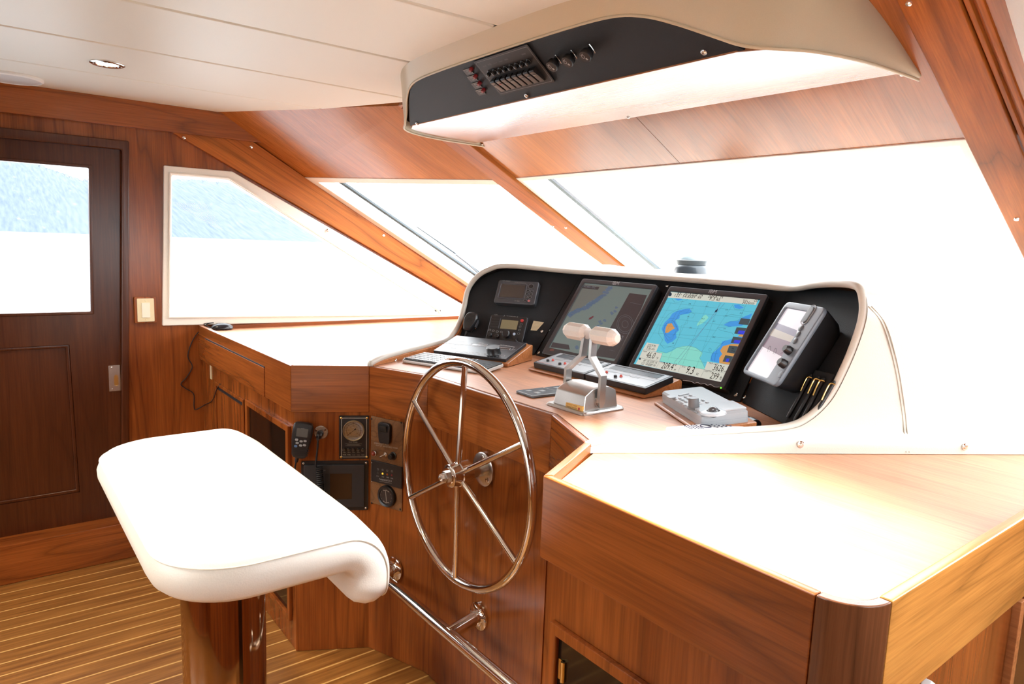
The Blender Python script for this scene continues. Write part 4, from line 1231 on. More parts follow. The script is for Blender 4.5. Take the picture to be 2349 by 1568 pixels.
part('trim_lines', F, mat('blue steel line', (.16, .19, .24), .35), vr, lambda mb: [mb.ribbon([PV(*p) for p in q], .0014, VT + .0006) for q in ([(600, 705), (535, 955)], [(720, 730), (690, 855)], [(1072, 720), (1000, 1030)])])
for nm, q, r, hh, m in (('dial', (795, 935), .0165, .014, PLA), ('small_dial', (585, 945), .009, .010, PLA), ('small_dial', (675, 960), .009, .010, PLA), ('round_key', (893, 930), .0058, .003, mat('light blue key', (.35, .45, .58), .35)), ('alarm_key', (997, 760), .007, .005, RED)):
    u = PV(*q); part(nm, F, m, vr, lambda mb: mb.lathe([(VT - .001, r), (VT + hh * .8, r * .93), (VT + hh, r * .75), (VT + hh, 0)], (u.x, u.y, 0), Z_, 28))
for q in ((582, 880), (628, 888), (678, 900), (730, 905), (985, 805), (972, 838), (962, 880), (952, 925)):
    u = PV(*q); part('key', F, RUB, vr, lambda mb: mb.plate(rrect(u.x, u.y, .011, .008, .003), VT - .001, VT + .0015, .0005))
def vt(mb):
    for q in ((582, 880), (628, 888), (678, 900), (730, 905)): mb.ribbon([(PV(*q).x + p[0], PV(*q).y + p[1]) for p in rrect(0, 0, .0095, .0065, .0025)], .0008, VT + .002, closed=True)
    for q in ((985, 805), (972, 838), (962, 880), (952, 925)): mb.ribbon([(PV(*q).x + p[0], PV(*q).y + p[1]) for p in rrect(0, 0, .009, .0065, .0025)], .0005, VT + .002, closed=True)
    mb.text('ICOM', PV(640, 685), PV(678, 689), VT + .0008); mb.text('VHF MARINE IC-M504', PV(795, 698), PV(915, 712), VT + .0008, .8)
    mb.ribbon([PV(772, 685), PV(762, 705)], .001, VT + .0008); mb.ribbon([PV(940, 702), PV(930, 722)], .001, VT + .0008)
part('lettering', F, mat('light print', (.42, .42, .42), .5), vr, vt)
u = PV(925, 985)
part('plug_lead', F, PLA, vr, lambda mb: mb.tube(smooth_path([(u.x, u.y, VT), (u.x + .004, u.y - .012, VT + .012), (u.x + .014, u.y - .022, VT + .016), (u.x + .026, u.y - .020, VT + .004), (u.x + .03, u.y - .017, .004)], 5), .003, 8))
k = PV(1008, 1050); part('plug_collar', F, STE, vr, lambda mb: mb.lathe([(.001, .014), (.006, .014), (.009, .009), (.009, .006)], (k.x, k.y, 0), Z_, 20))

# fist microphone on the port face
MT = .042
a, b_ = FL.px(*c2(360, 640), MT), FL.px(*c2(270, 870), MT)
axis = (a - b_).normalized(); rot_ = math.atan2(axis.y, axis.x) - PI / 2
F = FL.sub((a + b_) / 2, 0, rot_)
mc = thing('fist_microphone', 'black fist microphone hung beside the radio against the white rim', 'microphone', fr=F)
L_ = (a - b_).length
out = smooth_path([(0, L_ * .52, 0), (.021, L_ * .44, 0), (.030, L_ * .18, 0), (.026, -L_ * .12, 0), (.017, -L_ * .42, 0), (.010, -L_ * .5, 0), (-.010, -L_ * .5, 0), (-.017, -L_ * .42, 0), (-.026, -L_ * .12, 0), (-.030, L_ * .18, 0), (-.021, L_ * .44, 0)], 5, closed=True)
part('body', F, PLA, mc, lambda mb: mb.rings([[V((p.x * k, p.y * k, zz)) for p in out] for zz, k in ((.008, .80), (.014, .95), (.028, 1.0), (.036, .97), (MT, .80))]))
part('grille', F, RUB, mc, lambda mb: [mb.box((0, L_ * (.32 - .075 * k), MT + .0002), (.034 - .002 * k, .003, .0014)) for k in range(6)])
part('talk_key', F, GRY, mc, lambda mb: mb.box((.029, -.002, .024), (.008, .032, .014), bev=.003))
part('hanger', F, STE, mc, lambda mb: mb.cyl((0, .01, .0005), (0, .01, .010), .009).ball((.024, -.016, .012), .004, 10))
part('lead', F, RUB, mc, lambda mb: mb.tube(smooth_path([(0, -L_ * .5, .022), (-.006, -L_ * .72, .016), (-.012, -L_ * .95, .010), (-.014, -L_ * 1.15, .006)], 6), [.006] * 4 + [.0042] * 15, 10))

# pouch of pens on the starboard face
pouch_pts = [c4(612, 1310), c4(860, 880), c4(900, 812), c4(1120, 862), c4(1085, 950), c4(900, 1240)]
uv = [FR.px(*q, .012) for q in pouch_pts]
F = FR.sub(sum(uv, V((0, 0))) / len(uv))
po_ = thing('pen_pouch', 'black fabric pouch in the lower corner of the black board holding four pens', 'pouch', fr=F)
lo = [F.px(*q, .012) for q in pouch_pts]
lim = [(min(p.x, on_flank(FR, FR.px(*q, 0).y) - (F.o - FR.o).dot(FR.u) - .004), p.y) for p, q in zip(lo, pouch_pts)]
part('fabric', F, mat('black velvet', (.006, .006, .007), .9), po_, lambda mb: mb.plate(lim, .001, .012, .003))
pens = [((770, 1000), (838, 880)), ((835, 1022), (905, 898)), ((882, 1040), (950, 912)), ((960, 1080), (1042, 938))]
for k, (q0, q1) in enumerate(pens):
    b0, b1 = FR.px(*c4(*q0), .022), FR.px(*c4(*q1), .022)
    d_ = (b1 - b0).normalized()
    F = FR.sub(b0, .0, math.atan2(d_.y, d_.x) - PI / 2)
    L_ = (b1 - b0).length
    t = thing('pen', ['black pen with gold clip, first in the pouch from the radar display', 'black pen with gold clip, second in the pouch from the radar display', 'black pen with gold clip, third in the pouch from the radar display', 'black pen with gold clip nearest the white leather rim'][k], 'pen', fr=F, group='pens in the pouch')
    part('barrel', F, PLA, t, lambda mb: mb.lathe([(-.075, .003), (-.07, .0045), (L_ + .006, .0045), (L_ + .010, .003), (L_ + .010, 0)], (0, 0, .0165), Y_, 14))
    part('clip', F, BRA, t, lambda mb: mb.tube(smooth_path([(.002, -.002, .0225), (0, L_ * .5, .0235), (0, L_ * .93, .0238), (.005, L_ * 1.02, .0225), (.011, L_ * 1.02, .018)], 4), .0021, 8))
# ------------------------------------------------------------------ gear on the helm deck
def deck_frame(a, b_, z=DZ):
    """frame on the deck: origin a, u towards b"""
    a = V((a[0], a[1], z)); b_ = V((b_[0], b_[1], z))
    d = (b_ - a).normalized()
    return Fr(a, d, V((-d.y, d.x, 0)))


def tilt(F, u0, deg, off=0.0, v0=0.0):
    """tilted copy of a deck frame, hinged on its near edge"""
    o = F.o + F.u * u0 + F.v * v0 + F.n * off; a = math.radians(deg)
    return Fr(o, F.u, F.v * math.cos(a) + F.n * math.sin(a))


# autopilot on its wedge, port side
F0 = deck_frame((-2.155, 1.325), (-1.882, 1.452))
ap = thing('autopilot', 'black autopilot control board with one large knob on a teak wedge', 'autopilot', fr=F0)
L_ = .302
part('wedge', F0, W_light, ap, lambda mb: mb.prism([(-.004, -.014, .001), (-.004, .185, .001), (-.004, .185, .058), (-.004, .172, .058), (-.004, -.014, .014)], (L_ + .016, 0, 0), .004, 2))
Fa = tilt(F0, 0, 14.0, .0165, -.006)
PA_ = lambda *q: Fa.px(*c5(*q), .012)
mat_ap = mat('satin black board', (.022, .024, .029), .3)
part('control_board', Fa, mat_ap, ap, lambda mb: mb.plate(rrect(L_ / 2, .083, L_, .166, .003), .0, .012, .0015))
def apl(mb):
    W_ = .0016; z = .0124
    for q in ([(920, 237), (1130, 262), (1260, 268), (1290, 285), (1345, 285), (1352, 275), (1500, 290), (1520, 265), (1780, 290), (1745, 328), (1560, 312)], [(1250, 262), (1270, 243), (1455, 260), (1440, 285)], [(1745, 328), (1790, 322)], [(1550, 290), (1730, 305), (1718, 325)], [(1085, 222), (1185, 228)], [(1050, 262), (1140, 270)], [(1010, 300), (1080, 306)]):
        mb.ribbon([PA_(*p) for p in q], W_, z)
    for c in ((1100, 352), (1175, 357), (1250, 362), (1325, 368), (1400, 374), (1630, 396)):
        p = PA_(*c); mb.ribbon([(p.x + x, p.y + y) for x, y in rrect(0, 0, .019, .014, .004)], .0009, z, closed=True)
    mb.text('RUDDER', PA_(1345, 240), PA_(1405, 246), z, .9); mb.text('AUTOPILOT', PA_(1605, 268), PA_(1720, 280), z, 1)
part('lettering', Fa, INK, ap, apl)
for q in (((1285, 252), (1445, 265), (1430, 280), (1270, 268)), ((1600, 290), (1725, 303), (1712, 322), (1585, 310))):
    part('window', Fa, mat('red brown display', (.06, .03, .022), .2), ap, lambda mb: mb.flat([PA_(*p) for p in q], .0123))
u = PA_(1530, 372)
part('knob', Fa, PLA, ap, lambda mb: mb.lathe([(.012, .027), (.014, .027), (.016, .0255), (.036, .0245), (.039, .022), (.039, 0)], (u.x, u.y, 0), Z_, 36))
part('knob_scale', Fa, INK, ap, lambda mb: [mb.box((u.x + .031 * math.cos(a), u.y + .031 * math.sin(a), .0124), (.005, .001, .0006), a) for a in [math.radians(195 + 25 * k) for k in range(7)]])

# keyboard in front of it
F0 = deck_frame((-2.112, 1.163), (-1.795, 1.292))
kb = thing('keyboard', 'slim black and silver keyboard with touch pad in front of the autopilot', 'keyboard', fr=F0)
KL, KD = .342, .135
Fk = tilt(F0, 0, 3.2, .004)
part('tray', Fk, mat('silver plastic', (.60, .59, .58), .3, .3), kb, lambda mb: mb.plate(rrect(KL / 2, KD / 2, KL, KD, .012), -.003, .008, .003))
part('deck', Fk, mat('dark key deck', (.02, .022, .025), .3), kb, lambda mb: mb.plate(rrect(KL / 2, KD / 2, KL - .006, KD - .006, .011), .008, .0115, .001))
def keys(mb):
    for r in range(5):
        for c in range(13):
            mb.box((.018 + c * .0182, .017 + r * .0235, .0128), (.0155, .0195, .003), bev=.0012, seg=1)
part('keys', Fk, mat('pale glossy keys', (.16, .18, .20), .12), kb, keys)
part('touch_pad', Fk, mat('touch pad', (.05, .055, .06), .25), kb, lambda mb: mb.plate(rrect(.293, .058, .066, .056, .004), .0115, .0122))
part('touch_pad_outline', Fk, DIM, kb, lambda mb: mb.ribbon(rrect(.293, .058, .066, .056, .004), .001, .0124, closed=True))

# twin engine boards on a wedge
F0 = deck_frame((-1.795, 1.483), (-1.288, 1.493))
ew = thing('teak_wedge', 'sloping teak block carrying the two engine boards before the monitors', 'wedge block', fr=F0)
EL = .507
part('block', F0, W_light, ew, lambda mb: mb.prism([(0, -.005, .001), (0, .172, .001), (0, .172, .036), (0, .160, .042), (0, -.005, .009)], (EL + .004, 0, 0), .004, 2))
Fe0 = tilt(F0, .02, 11.0, .0115, .004)
def engine(label, u0, q_back, lines, first):
    Fe = Fe0.sub((u0, 0))
    t = thing('engine_board', label, 'engine board', fr=Fe, group='engine boards')
    w, d = .2445, .128
    part('casing', Fe, PLA, t, lambda mb: mb.plate(rrect(w / 2, d / 2, w, d, .004), .0, .020, .0025))
    part('face', Fe, mat('silver grey face', (.34, .36, .38), .3), t, lambda mb: mb.plate(rrect(w / 2, d / 2, w - .016, d - .014, .003), .0195, .0206))
    part('display_strip', Fe, mat('dim display', (.10, .11, .12), .2), t, lambda mb: mb.plate(rrect(w / 2, d - .032, w - .05, .028, .001), .0206, .0212))
    part('slot', Fe, RUB, t, lambda mb: mb.plate(rrect(w / 2, d - .013, w - .05, .006, .001), .0206, .0213))
    part('rule_lines', Fe, mat('dark rule', (.07, .075, .08), .5), t, lambda mb: [mb.ribbon([(.014, y), (w - .014, y)], .0012, .0213) for y in (d - .052, d - .066)] + [mb.ribbon([(w * k, d - .05), (w * k, d - .02)], .001, .0213) for k in (.33, .66)])
    for x, y in ((.25, .062), (.46, .062), (.63, .06)): part('legend_box', Fe, DIM if first else MID, t, lambda mb: mb.plate(rrect(w * x, y, .034, .011, .001), .0206, .0212))
    for x, y in ((.17, .040), (.43, .036)):
        part('switch', Fe, PLA, t, lambda mb: mb.lathe([(.0206, .0055), (.027, .005), (.028, .003), (.028, 0)], (w * x, y - .009, 0), Z_, 14))
        part('warning_lamp', Fe, mat('red lamp', (.55, .06, .04), .25), t, lambda mb: mb.lathe([(.0206, .0048), (.025, .004), (.027, .002), (.027, 0)], (w * x + .011, y + .004, 0), Z_, 14))
    if first: part('lettering', Fe, mat('red print', (.45, .08, .07), .5), t, lambda mb: mb.text('ENGINE CONTROL', (.012, .009), (.085, .009), .0208))
    return t
engine('dark sided engine control board with red lamps, nearer the autopilot wedge', 0, None, None, True)
engine('dark sided engine control board with red lamps, nearer the turquoise chart monitor', .2475, None, None, False)

# throttle
th = thing('throttle', 'cast aluminium twin lever throttle with pale barrel knobs', 'throttle', (-1.295, 1.27, DZ))
x0, x1, y0, y1 = -1.372, -1.220, 1.193, 1.347
cxm, cym = (x0 + x1) / 2, (y0 + y1) / 2
def rr3(cx, cy, w, h, r, z): return [V((x, y, z)) for x, y in rrect(cx, cy, w, h, r, 4)]
mb = MB(); mb.rings([rr3(cxm, cym, .150, .154, .012, DZ + .0008), rr3(cxm, cym, .150, .154, .012, DZ + .004), rr3(cxm, cym, .144, .148, .012, DZ + .008)]); obj('base_flange', mb, ALU, th)
mb = MB()
prof = [(-.062, .006), (.062, .006), (.058, .052), (.030, .064), (.0, .067), (-.030, .060), (-.054, .046)]
L0 = [V((cxm - .0605, cym + y, DZ + z)) for y, z in prof]; L1 = [V((cxm + .0605, cym + y, DZ + z)) for y, z in prof]
sh_in = lambda ring, s: [V((p.x + s * (p.z - DZ) * .10, p.y, p.z)) for p in ring]
mb.rings([sh_in(L0, 1), sh_in(L1, -1)]); mb.bevel(list(mb.bm.faces), .003, 2, .3)
obj('gear_housing', mb, ALU, th, sharp=.4)
for s, nm in ((-1, 'lever'), (1, 'lever')):
    xo = cxm + s * .066
    pts = [(xo, 1.262, DZ + .026), (xo, 1.264, DZ + .095), (cxm + s * .018, 1.27, DZ + .138), (cxm + s * .0145, 1.275, DZ + .192)]
    mb = MB()
    wy, wx = .0105, .005
    rr_ = []
    for i, p in enumerate(pts):
        p = V(p); k = s * (1 if i < 3 else 1)
        nx = V((1, 0, .0)) if i in (0, 3) else V((.9, 0, .42 * -s * -1)).normalized()
        nx = V((1, 0, 0)) if i in (0, 3) else V((.85, 0, s * .5)).normalized()
        rr_.append([p - nx * wx - V((0, wy, 0)), p + nx * wx - V((0, wy, 0)), p + nx * wx + V((0, wy, 0)), p - nx * wx + V((0, wy, 0))])
    tip = V((xo, 1.262, DZ + .012))
    mb.rings([[tip + (q - V(pts[0])) * .45 for q in rr_[0]]] + rr_)
    lv = obj(nm, mb, ALU, th, sharp=.3)
    obj('pivot', MB().cyl((xo - s * .014, 1.262, DZ + .028), (xo - s * .004, 1.262, DZ + .028), .014, seg=20), STE, lv)
    kx0 = cxm + s * .009; kx1 = cxm + s * .098
    mb = MB(); z_ = DZ + .197
    r8 = []
    for x, r in ((0, .004), (.001, .016), (.013, .0235), (.070, .0235), (.084, .016), (.089, .011), (.090, .001)):
        r8.append([V((kx0 + s * x, 1.277 + r * math.cos(a), z_ + r * math.sin(a))) for a in [PI / 6 + k * PI / 5 for k in range(10)]])
    mb.rings(r8); obj('knob', mb, KNB, lv, sharp=.25)
FT = Fr((cxm, y0 + .0165, DZ), X_, Z_)
Ft = Fr(hit(1338, 938, (0, -1, 0), -(cym - .0625)), X_, V((0, .06, 1)))
pq = [hit(x, y, (0, -1, .03), -(cym - .0628) + .03 * (DZ + .02)) for x, y in (c6(778, 1135), c6(992, 1190), c6(988, 1250), c6(772, 1205))]
Fp = Fr((pq[0] + pq[2]) / 2, pq[1] - pq[0], V((0, .08, 1)))
bw = ((pq[1] - pq[0]).length + (pq[2] - pq[3]).length) / 2; bh = ((pq[0] - pq[3]).length + (pq[1] - pq[2]).length) / 2
pl_ = part('maker_plate', Fp, mat('brass plate', (.75, .42, .10), .4), th, lambda mb: mb.plate(rrect(0, 0, bw, bh, .002), -.004, .0012))
def mp(mb):
    mb.text('DETROIT DIESEL', (-bw * .44, bh * .14), (bw * .18, bh * .14), .0015, .9); mb.text('MARINE POWER', (-bw * .44, -bh * .34), (bw * .18, -bh * .34), .0015, 1.1)
part('lettering', Fp, mat('dark print', (.03, .015, .01), .5), pl_, mp)
part('roundel', Fp, RED, pl_, lambda mb: mb.lathe([(.001, bh * .26), (.0016, bh * .26), (.0016, 0)], (bw * .3, -bh * .12, 0), Z_, 20))

# two flat key plates on the deck
F0 = Fr((-1.525, 1.213, DZ), (1, -.05, 0), (.05, 1, 0))
def keyplate(label, v0):
    Fq = F0.sub((0, v0)); t = thing('key_pad', label, 'key plate', fr=Fq, group='flat key plates')
    part('plate', Fq, mat('blue grey plate', (.12, .135, .15), .25), t, lambda mb: mb.plate(rrect(.041, .05, .082, .098, .004), .0006, .008, .002))
    for x, y, w_ in ((.024, .030, .018), (.040, .066, .020), (.056, .036, .020)):
        part('key', Fq, mat('pale key', (.26, .29, .31), .35), t, lambda mb: mb.plate([(x - w_ / 2, y - .008), (x + w_ / 2, y - .006), (x + w_ * .35, y + .009), (x - w_ * .35, y + .008)], .0075, .0092, .0006))
keyplate('flat blue grey key plate on the helm deck, nearer the steering wheel', 0)
keyplate('flat blue grey key plate partly hidden behind the throttle', .102)

# grey keypad with track ball
F0 = deck_frame((-1.203, 1.478), (-.968, 1.343))
kp = thing('track_ball_keypad', 'pale grey radar keypad with track ball and dial on a teak wedge', 'keypad', fr=F0)
RL, RD = .272, .118
part('wedge', F0, W_light, kp, lambda mb: mb.prism([(-.012, -.022, .0008), (-.012, .128, .0008), (-.012, .128, .027), (-.012, -.016, .008), (-.012, -.022, .006)], (RL + .022, 0, 0), .003))
Fk = tilt(F0, 0, 7.0, .010, -.004)
def kbody(mb):
    A = rrect(RL / 2, RD / 2, RL, RD, .008); B = rrect(RL / 2, RD / 2, RL - .008, RD - .008, .008)
    mb.rings([[(x, y, z) for x, y in q] for q, z in ((A, 0), (A, .012), (A, .013), (A, .026), (B, .031))])
part('casing', Fk, LIT, kp, kbody)
part('seam', Fk, MID, kp, lambda mb: mb.rings([[(x, y, z) for x, y in rrect(RL / 2, RD / 2, RL + .0015, RD + .0015, .008)] for z in (.0118, .0135)], cap=False))
part('raised_deck', Fk, LIT, kp, lambda mb: mb.prism([(RL * .66, .003, .030), (RL * .985, .003, .030), (RL * .985, .003, .036), (RL * .72, .003, .036)], (0, RD - .006, 0), .002))
PK = lambda *q: Fk.px(*c8(*q), .031)
for q in ((585, 318), (660, 297), (730, 278), (552, 358), (625, 338), (697, 320), (770, 298), (665, 362), (738, 342), (808, 320), (645, 410), (895, 342), (952, 372), (1013, 405), (865, 395), (930, 428), (725, 390), (838, 365)):
    u = PK(*q); part('key', Fk, mat('soft grey key', (.36, .39, .42), .45), kp, lambda mb: mb.rings([[(u.x + k * x, u.y + k * y, z) for x, y in rrect(0, 0, .0125, .0085, .004, 3)] for z, k in ((.0305, 1), (.0335, .95), (.0345, .7))]))
for q0, q1 in (((570, 280), (700, 250)),):
    a, b_ = PK(*q0), PK(*q1); part('long_key', Fk, mat('soft grey key', (.36, .39, .42), .45), kp, lambda mb: mb.box(((a.x + b_.x) / 2, (a.y + b_.y) / 2, .032), ((b_ - a).length, .008, .004), math.atan2(b_.y - a.y, b_.x - a.x), bev=.0018))
a = PK(470, 297); part('power_key', Fk, LIT, kp, lambda mb: mb.plate(rrect(a.x, a.y, .026, .020, .006), .0305, .0335, .001))
for q in ((800, 492), (868, 475), (940, 455), (1010, 438), (1080, 418)):
    a = PK(*q); part('lower_key', Fk, LIT, kp, lambda mb: mb.plate(rrect(a.x, a.y, .014, .007, .003), .0305, .0325, .0008))
a = PK(775, 450); part('dial', Fk, mat('dark grey dial', (.12, .13, .14), .4), kp, lambda mb: mb.lathe([(.031, .0165), (.034, .0165), (.036, .0135), (.056, .0125), (.058, .0105), (.058, 0)], (a.x, a.y, 0), Z_, 28))
a = Fk.px(*c8(1035, 502), .036)
part('ball_ring', Fk, LIT, kp, lambda mb: mb.lathe([(.034, .030), (.038, .029), (.0405, .024), (.0405, .0155), (.037, .0145)], (a.x, a.y, 0), Z_, 40))
part('ball', Fk, mat('dark ball', (.05, .05, .055), .2), kp, lambda mb: mb.ball((a.x, a.y, .037), .0135, 24))

# white remote control lying beside the rim
F0 = deck_frame((-.957, 1.232), (-.905, 1.432)); F0 = Fr(F0.o + V((0, 0, .0)), F0.u, F0.v)
rc = thing('remote_control', 'white remote control with dark buttons lying against the white leather rim', 'remote control', fr=F0)
part('casing', F0, mat('glossy white plastic', (.80, .80, .80), .2), rc, lambda mb: mb.plate(rrect(.105, .026, .212, .050, .012), .001, .017, .005, 3))
def btn(mb):
    for c in range(4):
        for r in range(6): mb.box((.052 + c * .0095, .009 + r * .0065, .0175), (.004, .003, .0025), bev=.0008, seg=1)
    for c in range(5):
        for r in range(4): mb.box((.122 + c * .013, .011 + r * .010, .0175), (.0045, .004, .0025), bev=.0008, seg=1)
part('buttons', F0, mat('dark blue button', (.03, .03, .06), .4), rc, btn)
part('ring_key', F0, mat('dark blue button', (.03, .03, .06), .4), rc, lambda mb: mb.tube([(.100 + .012 * math.cos(k * PI / 10), .026 + .013 * math.sin(k * PI / 10), .0175) for k in range(20)], .0014, 6, closed=True))

# two pocket torches
def torch(label, a, b_, r, dark):
    a, b_ = V(a), V(b_); d = (b_ - a).normalized(); F = Fr(a, d, V((-d.y, d.x, 0)))
    t = thing('pocket_torch', label, 'torch', fr=F, group='pocket torches'); L_ = (b_ - a).length
    m = mat('gun metal', (.22, .24, .26), .25, .9) if dark else mat('silver torch', (.60, .63, .66), .3, .8)
    part('barrel', F, m, t, lambda mb: mb.lathe([(0, r * .75), (.002, r * .86), (L_ * .22, r * .86), (L_ * .24, r * .78), (L_ * .27, r * .86), (L_ * .5, r * .82), (L_ * .52, r * .74), (L_ * .55, r * .82), (L_ * .72, r * .86), (L_ * .78, r)], (0, 0, 0), X_, 24))
    part('head', F, PLA if dark else m, t, lambda mb: mb.lathe([(L_ * .78, r), (L_ * .99, r * 1.02), (L_, r * .95), (L_ * .985, r * .85), (L_ * .93, r * .6), (L_ * .93, 0)], (0, 0, 0), X_, 24))
    if dark: part('pocket_clip', F, m, t, lambda mb: mb.tube([(L_ * .3, -r * .3, r * .9), (L_ * .35, -r * .3, r * 1.15), (L_ * .62, -r * .3, r * 1.15)], .0016, 6))
    return t
torch('dark metal pocket torch lying beside the radar keypad', (-1.010, 1.522, DZ + .0145), (-.905, 1.462, DZ + .0145), .0140, True)
torch('slim silver pocket torch partly hidden in front of the dark torch', (-.995, 1.475, DZ + .0085), (-.915, 1.437, DZ + .0085), .0078, False)

# compass on the hood
cb_ = hy(1585, 634, 2.12)
t = thing('compass', 'black based compass with clear dome on top of the white hood', 'compass', (cb_.x, 2.12, 1.368))
CZ = 1.380
obj('base', MB().lathe([(-.012, .066), (.012, .062), (.020, .056), (.026, .050), (.030, .0)], (cb_.x, 2.12, CZ), Z_, 40), mat('black compass base', (.03, .04, .05), .3), t)
obj('hood_plate', MB().lathe([(.024, .054), (.040, .058), (.042, .054), (.030, .050)], (cb_.x, 2.12, CZ), Z_, 40), mat('black compass base', (.03, .04, .05), .3), t)
obj('dome', MB().ball((cb_.x, 2.12, CZ + .032), .048, 28, (1, 1, .9)), mat('pale compass dome', (.32, .40, .43), .1), t)

# ------------------------------------------------------------------ steering wheel and foot rail
WC = V((-1.568, 1.062, .803)); WR = .3185
sw_ = thing('steering_wheel', 'polished steel six spoke steering wheel on the front of the helm cabinet', 'steering wheel', WC)
obj('rim', MB().tube([WC + V((math.cos(a) * WR, math.sin(a) * WR * .02, math.sin(a) * WR)) for a in [2 * PI * k / 96 for k in range(96)]], .0128, 16, closed=True), CHR, sw_)
for k in range(6):
    a = PI / 2 + k * PI / 3
    d = V((math.cos(a), math.sin(a) * .02, math.sin(a)))
    obj('spoke', MB().tube([WC + V((0, -.012, 0)) + d * .03, WC + V((0, -.004, 0)) + d * (WR - .006)], .0086, 12), CHR, sw_)
obj('hub', MB().lathe([(-.042, .030), (-.040, .033), (-.014, .033), (-.012, .036), (.022, .036), (.026, .031), (.028, .0)], WC, Y_, 32).lathe([(-.042, 0), (-.042, .024), (-.047, .024), (-.047, 0)], WC, Y_, 24), CHR, sw_)
obj('nut', MB().lathe([(-.047, .017), (-.058, .017), (-.059, .012), (-.066, .012), (-.073, .008), (-.076, 0)], WC, Y_, 6), STE, sw_)
yb = RUN[3].y * .5 + RUN[4].y * .5 + .0135
obj('shaft', MB().cyl(WC + V((0, .026, 0)), (WC.x, yb - .004, WC.z), .020), STE, sw_)
obj('mounting_plate', MB().lathe([(0, .050), (-.006, .050), (-.008, .046), (-.010, .026), (-.012, 0)], (WC.x, yb, WC.z), Y_, 36), STE, sw_)
for a in (80, 200, 320):
    obj('bolt', MB().lathe([(-.005, .0085), (-.011, .0085), (-.013, .005), (-.013, 0)], (WC.x + .037 * math.cos(math.radians(a)), yb, WC.z + .037 * math.sin(math.radians(a))), Y_, 6), CHR, sw_)

ry, rz = 1.035, .322
fr_ = thing('foot_rail', 'polished steel foot rail on flanged posts along the base of the helm', 'foot rail', (XM, ry, 0))
obj('rail', MB().tube(smooth_path([(-2.06, ry - .03, rz), (-2.0, ry - .005, rz), (-1.93, ry, rz), (-1.575, ry, rz), (-1.22, ry, rz), (-1.15, ry - .005, rz), (-1.09, ry - .03, rz)], 5), .0185, 18), CHR, fr_)
nBC = V((.367, -.93, 0))
FBCx = [(-1.568, yb, .345, V((0, -1, 0)))]
pBC = hit(905, 1302, nBC, nBC.dot(V((PB.x, PB.y, 0))) - .014)
FBCx.append((pBC.x, pBC.y, .335, V((.2, -.98, 0)).normalized())); FBCx.append((2 * XM - pBC.x, pBC.y, .335, V((-.2, -.98, 0)).normalized()))
for x, y, z, n in FBCx:
    tgt = V((x if abs(x - XM) < .1 else x + (.03 if x < XM else -.03), ry, rz))
    obj('post', MB().cyl(V((x, y, z)) + n * .003, tgt, .0205, seg=20), CHR, fr_)
    fl = obj('flange', MB().lathe([(0, .042), (.006, .042), (.009, .036), (.011, .022), (.020, .020)], V((x, y, z)), n, 32), CHR, fr_)
    for a in (60, 180, 300):
        t_ = V((-n.y, n.x, 0)); q = V((x, y, z)) + t_ * (.031 * math.cos(math.radians(a))) + V((0, 0, .031 * math.sin(math.radians(a))))
        obj('screw', MB().lathe([(.006, .006), (.010, .005), (.011, .002), (.011, 0)], q, n, 10), STE, fl)

# ------------------------------------------------------------------ helm stool
SCX, SCY = -1.60, .42
stl = thing('helm_stool', 'wide ivory leather helm stool on a polished steel column', 'stool', (SCX, SCY, 0))
SX0, SX1, SYR, ST, SB = -2.045, -1.155, .214, .902, .815
YB, RO = .525, .105                            # the front edge bends down like a waterfall
SYF = YB + RO * PI / 2 + .062


def seat_outline(ins, n=44):
    """plan outline of the unbent cushion, rounder at the rear"""
    x0, x1, y0, y1 = SX0 + ins, SX1 - ins, SYR + ins, SYF - ins
    R, r = max(.15 - ins, .004), max(.045 - ins, .003)
    out = []
    def line(a, b_, k): out.extend([(a[0] + (b_[0] - a[0]) * t / k, a[1] + (b_[1] - a[1]) * t / k) for t in range(k)])
    def arc_(cx, cy, rr, a0, k): out.extend([(cx + rr * math.cos(math.radians(a0 + 90 * t / k)), cy + rr * math.sin(math.radians(a0 + 90 * t / k))) for t in range(k)])
    line((x0 + R, y0), (x1 - R, y0), 24); arc_(x1 - R, y0 + R, R, -90, 12)
    line((x1, y0 + R), (x1, y1 - r), n); arc_(x1 - r, y1 - r, r, 0, 6)
    line((x1 - r, y1), (x0 + r, y1), 24); arc_(x0 + r, y1 - r, r, 90, 6)
    line((x0, y1 - r), (x0, y0 + R), n); arc_(x0 + R, y0 + R, R, 180, 12)
    return out


def bend(x, y, z):
    if y <= YB: return V((x, y, z))
    s_ = y - YB; d = z - (ST - RO)             # distance from the bend axis
    if s_ < RO * PI / 2:
        a = s_ / RO
        return V((x, YB + d * math.sin(a), ST - RO + d * math.cos(a)))
    return V((x, YB + d, ST - RO - (s_ - RO * PI / 2)))


lay = [(SB, .05), (SB, .03), (SB + .004, .014), (SB + .014, .004), (SB + .032, -.004), (SB + .05, -.005), (ST - .026, -.001), (ST - .014, .004), (ST - .006, .013), (ST - .001, .028), (ST + .001, .038)] + [(ST + .001 + .0085 * math.sin(min(1, (k - .038) / .18) * PI / 2), k) for k in [.05 + .011 * j for j in range(20)]]
lay = [(SB, .26 - .012 * j) for j in range(18)] + lay
obj('cushion', MB().rings([[bend(x, y, z) for x, y in seat_outline(i)] for z, i in lay]), SEATM, stl, sharp=1.4)
obj('piping', MB().tube([bend(x, y, ST - .0155) for x, y in seat_outline(.0016)], .0015, 8, closed=True), mat('ivory piping', (.80, .77, .68), .4), stl)
obj('column', MB().lathe([(.012, .0925), (.795, .0925), (.803, .088)], (SCX, SCY, 0), Z_, 64), COLM, stl)
obj('seat_plate', MB().box((SCX, SCY - .05, .8085), (.32, .20, .011), bev=.003), STE, stl)
